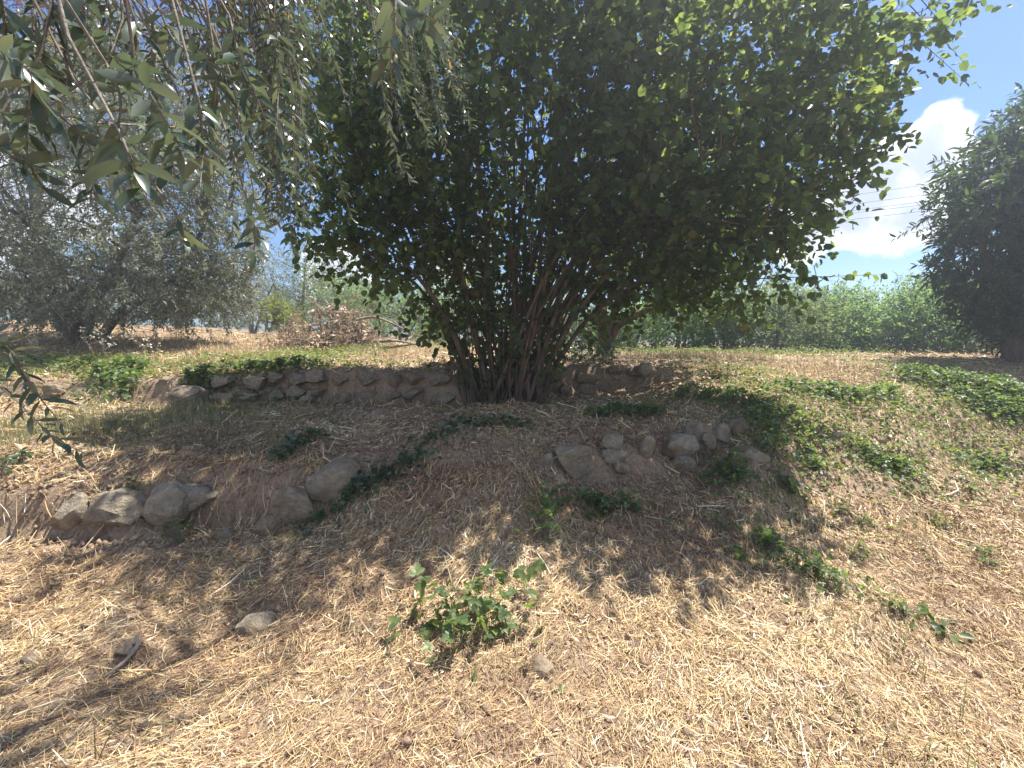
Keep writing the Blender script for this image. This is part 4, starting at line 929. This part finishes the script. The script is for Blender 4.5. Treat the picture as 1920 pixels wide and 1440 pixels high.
# boughs closest to the lens
NEAR = [([(-40, 100), (55, 130), (50, 250), (52, 345)], .78), ([(60, -30), (70, 90), (60, 140), (45, 260)], .95), ([(150, -30), (165, 60), (215, 110), (290, 150)], .85), ([(200, 120), (225, 180), (222, 250), (232, 300)], .75), ([(255, 130), (290, 190), (330, 260), (345, 300)], .78),
        ([(370, 180), (378, 240), (380, 290), (375, 350)], .85), ([(230, 260), (250, 310), (258, 340), (280, 380)], .72), ([(90, 200), (150, 250), (190, 310), (230, 330)], .85), ([(300, 20), (330, 80), (400, 120), (440, 160)], .95), ([(430, 30), (450, 110), (480, 180), (500, 230)], 1.0),
        ([(-30, 260), (20, 290), (60, 310), (80, 360)], .8), ([(520, 60), (522, 150), (518, 260), (520, 330)], 1.15), ([(330, 400), (345, 440), (350, 470)], .95), ([(470, 400), (480, 430), (475, 480)], 1.1), ([(180, 230), (185, 280), (175, 330), (170, 380)], .95), ([(300, 200), (320, 290), (330, 340)], 1.0), ([(440, 160), (450, 250), (470, 330), (480, 400)], 1.2),
        ([(742, -30), (740, 40), (733, 110), (735, 165)], .80), ([(740, -20), (770, 20), (800, 30), (820, 45)], .85), ([(90, -20), (120, 60), (130, 120), (120, 170)], 1.0), ([(0, -10), (10, 60), (5, 140), (20, 210)], .9),
        ([(-40, 640), (30, 680), (70, 740), (120, 800)], 1.15), ([(-30, 700), (40, 760), (100, 820), (160, 850)], 1.25), ([(-60, 620), (0, 640), (50, 690)], 1.1), ([(400, 90), (405, 170), (395, 230)], .95), ([(250, 30), (255, 90), (245, 140)], .9)]
for px, d in NEAR: pshoot(px, d, .068, .019, .0028, .9)
n_near = len(LP)
# finer hanging sprays behind them
for i in range(85):
    u0 = -60 + 635 * rng.random() ** .6; v0 = rng.uniform(-120, 120); d = rng.uniform(1.3, 2.5)
    ln_ = rng.uniform(140, 330) * (1.25 if u0 > 430 else .85) * min(1, .6 + abs(u0 - 150) / 500 + .3)
    dr = rng.normal(10, 35)
    pshoot([(u0, v0), (u0 + dr * .3, v0 + ln_ * .35), (u0 + dr * .7, v0 + ln_ * .7), (u0 + dr, v0 + ln_)], d, .052, .020, .0026, .85)
for i in range(26):
    u0 = rng.uniform(490, 575); v0 = rng.uniform(20, 260); d = rng.uniform(1.5, 2.1)
    pshoot([(u0, v0), (u0 + rng.normal(0, 10), v0 + 90), (u0 + rng.normal(0, 18), v0 + rng.uniform(150, 220))], d, .050, .017, .0022, .95)
for i in range(28):
    u0 = rng.uniform(690, 830); v0 = rng.uniform(-120, 20); d = rng.uniform(1.7, 2.6); e = rng.uniform(140, 330)
    pshoot([(u0, v0), (u0 + 15, v0 + e * .4), (u0 + 35, v0 + e * .75), (u0 + rng.uniform(40, 75), v0 + e)], d, .046, .020, .0020, .8)
for i in range(24):
    u0 = rng.uniform(560, 720); v0 = rng.uniform(-130, 20); d = rng.uniform(1.9, 2.8); e = rng.uniform(90, 240)
    pshoot([(u0, v0), (u0 + rng.normal(5, 10), v0 + e * .5), (u0 + rng.normal(15, 20), v0 + e)], d, .044, .020, .0018, .5)
# crown above the picture
for i in range(150):
    c0 = np.array([rng.uniform(-4.2, -.4), rng.uniform(.2, 3.0), rng.uniform(3.6, 5.0)]); c0[2] = max(c0[2], CAMZ + c0[1] * .86 + .35)
    e = c0 + np.array([rng.normal(0, .25), rng.normal(0, .25), rng.uniform(-.35, .3)])
    shoot([c0, (c0 + e) / 2 + rng.normal(0, .04, 3), e], .06, .022, .003)
for i in range(125):  # unseen boughs, placed to cast streaky shade on the left foreground
    cc_ = [(-.3, 3.5, 5.1), (.3, 3.8, 5.4), (.75, 3.5, 5.2), (-.7, 3.7, 5.3), (.5, 4.0, 5.5), (-.2, 4.1, 5.6), (1.0, 3.9, 5.5)][i % 7]
    c0 = np.array(cc_) + rng.normal(0, [.22, .28, .14]); c0[2] = max(c0[2], CAMZ + c0[1] * .86 + .35)
    e = c0 + np.array([rng.normal(0, .25), rng.normal(0, .25), rng.uniform(-.2, .3)])
    shoot([c0, (c0 + e) / 2 + rng.normal(0, .04, 3), e], .062, .018, .003)
LP, LA, LN, LL = map(np.array, (LP, LA, LN, LL))
uu, vv, fw = project(LP); seen = (uu > -20) & (uu < 1940) & (vv > -20) & (vv < 1460) & (fw > .2)
key = np.where(seen, np.linalg.norm(LP - np.array([0, 0, CAMZ]), axis=1), 99)
near = np.argsort(key)[:300]; rest = np.setdiff1d(np.arange(len(LP)), near)
leaf_objects(T_LANCE, LP[near], LA[near], LN[near], LL[near], LL[near] * .30, M['olive'], nol)
v, f, r_ = leaves(T_LANCE4, LP[rest], LA[rest], LN[rest], LL[rest], LL[rest] * .25)
ncr = obj("crown", v, f, M['olive'], nol, r_, False, "stuff")
tw.build("twigs", M['twig_bark'], ncr, "stuff")

# ------------------------------------------------------------------ brush pile
bc = hit(640, 655)
bp = thing("brush_pile", bc, "heap of cut branches with withered brown leaves on the upper terrace", "brush pile")
D_ = bc[1]
lob = [plobe(640, 618, D_, 45, 24, .6), plobe(590, 638, D_ - .2, 75, 16, .7), plobe(690, 638, D_, 40, 13, .6), plobe(632, 590, D_ + .1, 24, 18, .4), plobe(550, 648, D_ - .3, 60, 9, .6), plobe(655, 605, D_ + .1, 26, 18, .4)]
pos, out = lobe_points(lob, 250)
ends, lp, la, ln, lL, lW = sprays(pos, out, 9, .4, .095, .5, .4, .2, .9)
v, f, r_ = leaves(T_OVATE, lp, la, ln, lL, lW); obj("withered_leaves", v, f, M['dead_leaves'], bp, r_, False, "stuff")
for px, r0 in [([(668, 600), (700, 594), (730, 604), (758, 618), (790, 632)], .035), ([(690, 580), (705, 592), (712, 602)], .015), ([(738, 602), (750, 612), (765, 622)], .02), ([(640, 640), (700, 622), (770, 628)], .03), ([(590, 650), (640, 625), (690, 612)], .03), ([(520, 655), (580, 640), (640, 636)], .025), ([(700, 640), (750, 640), (800, 650)], .04), ([(580, 660), (610, 640), (630, 625)], .02), ([(650, 650), (690, 640), (720, 618)], .03), ([(690, 655), (740, 650), (780, 645)], .045)]:
    t_ = Tubes(); t_.add(curve_pts([P(a, b, D_ - .35 + rng.uniform(-.2, .2)) for a, b in px], 14), np.linspace(r0, r0 * .4, len(curve_pts([P(a, b, D_) for a, b in px], 14))), 6, .1); t_.build("cut_branch", M['dead_wood'], bp)
tb = Tubes()
for i in rng.choice(len(pos), 200, replace=False): tb.add([pos[i] - (ends[i] - pos[i]), pos[i], ends[i]], [.010, .006, .003], 4)
tb.build("twigs", M['dead_wood'], bp, "stuff")

# ------------------------------------------------------------------ small things on the ground
p0, p1 = hit(262, 1225), hit(195, 1278)
st = thing("fallen_stick", (p0 + p1) / 2, "grey forked stick lying across the reddish slab at lower left", "stick")
t_ = Tubes(); c = curve_pts([p0 + [0, 0, .05], (p0 + p1) / 2 + [.02, 0, .035], p1 + [0, 0, .02]], 12); t_.add(c, np.linspace(.011, .006, len(c)), 6, .15); t_.build("shaft", M['dead_wood'], st)
t_ = Tubes(); t_.add(curve_pts([c[1], c[1] + [-.01, .02, .05]], 4), [.009, .008, .008, .007], 6, .1); t_.build("side_twig", M['dead_wood'], st)
sp = hit(470, 1095)
spg = thing("olive_sprig", sp, "fallen sprig of grey olive leaves on the shaded straw", "sprig")
n = 12; q = np.stack([sp[0] + np.linspace(-.05, .06, n), sp[1] + np.linspace(.06, -.06, n), np.full(n, sp[2] + .03)], -1)
s_ = np.where(np.arange(n) % 2 == 0, 1, -1)[:, None]
leaf_objects(T_LANCE, q, np.stack([s_[:, 0] * .8, s_[:, 0] * .5 + .3, np.full(n, .1)], -1), np.array([[0, -.3, 1.0]] * n) + rng.normal(0, .2, (n, 3)), .06, .016, M['olive'], spg)
t_ = Tubes(); t_.add(q, np.full(n, .002), 4); t_.build("stem", M['twig_bark'], spg)

# ------------------------------------------------------------------ overhead wires
for lab, (ua, va), (ub, vb) in [("topmost thin power cable crossing the cloud", (1560, 371), (1720, 349)), ("second thin power cable from the top crossing the cloud", (1560, 388), (1720, 367)), ("middle thin power cable of the five crossing the cloud", (1560, 400), (1725, 379)),
                                ("fourth thin power cable from the top crossing the cloud", (1560, 404), (1725, 385)), ("lowest thin power cable crossing the cloud", (1560, 416), (1730, 396))]:
    dd = 15; a, b_ = P(ua, va, dd), P(ub, vb, dd - 1); e = b_ - a
    xs = np.linspace(-6.5, 8.5, 40)
    pts = a + xs[:, None] * e; pts[:, 2] += .012 * ((xs - .5) * np.linalg.norm(e)) ** 2 * .12
    t_ = Tubes(); t_.add(pts - pts[20], np.full(40, .0065), 5)
    o = t_.build("power_cable", M['cable'], None); o.location = tuple(pts[20]); tag(o, lab, "cable", "power cables in the sky")

# ------------------------------------------------------------------ thin haze added to stand in for the lens glare
hx0, hx1, hy0, hy1, hz0, hz1 = -330, 330, -70, 430, -2.0, 9.8
hv = [(x, y, z) for z in (hz0, hz1) for y in (hy0, hy1) for x in (hx0, hx1)]
hf = np.array([(0, 2, 3, 1), (4, 5, 7, 6), (0, 1, 5, 4), (2, 6, 7, 3), (0, 4, 6, 2), (1, 3, 7, 5)])
hm, hnt, hout = new_mat("veil_haze")
hp = hnt.nodes.new("ShaderNodeVolumePrincipled")
hp.inputs["Color"].default_value = (.86, .93, 1.0, 1)
hp.inputs["Density"].default_value = 0.0085
hp.inputs["Anisotropy"].default_value = 0.7
hnt.links.new(hp.outputs[0], hout.inputs["Volume"])
hz = obj("haze", hv, hf, hm, None, None, False, "stuff")
hz["label"] = "thin pale haze added to stand in for lens glare"
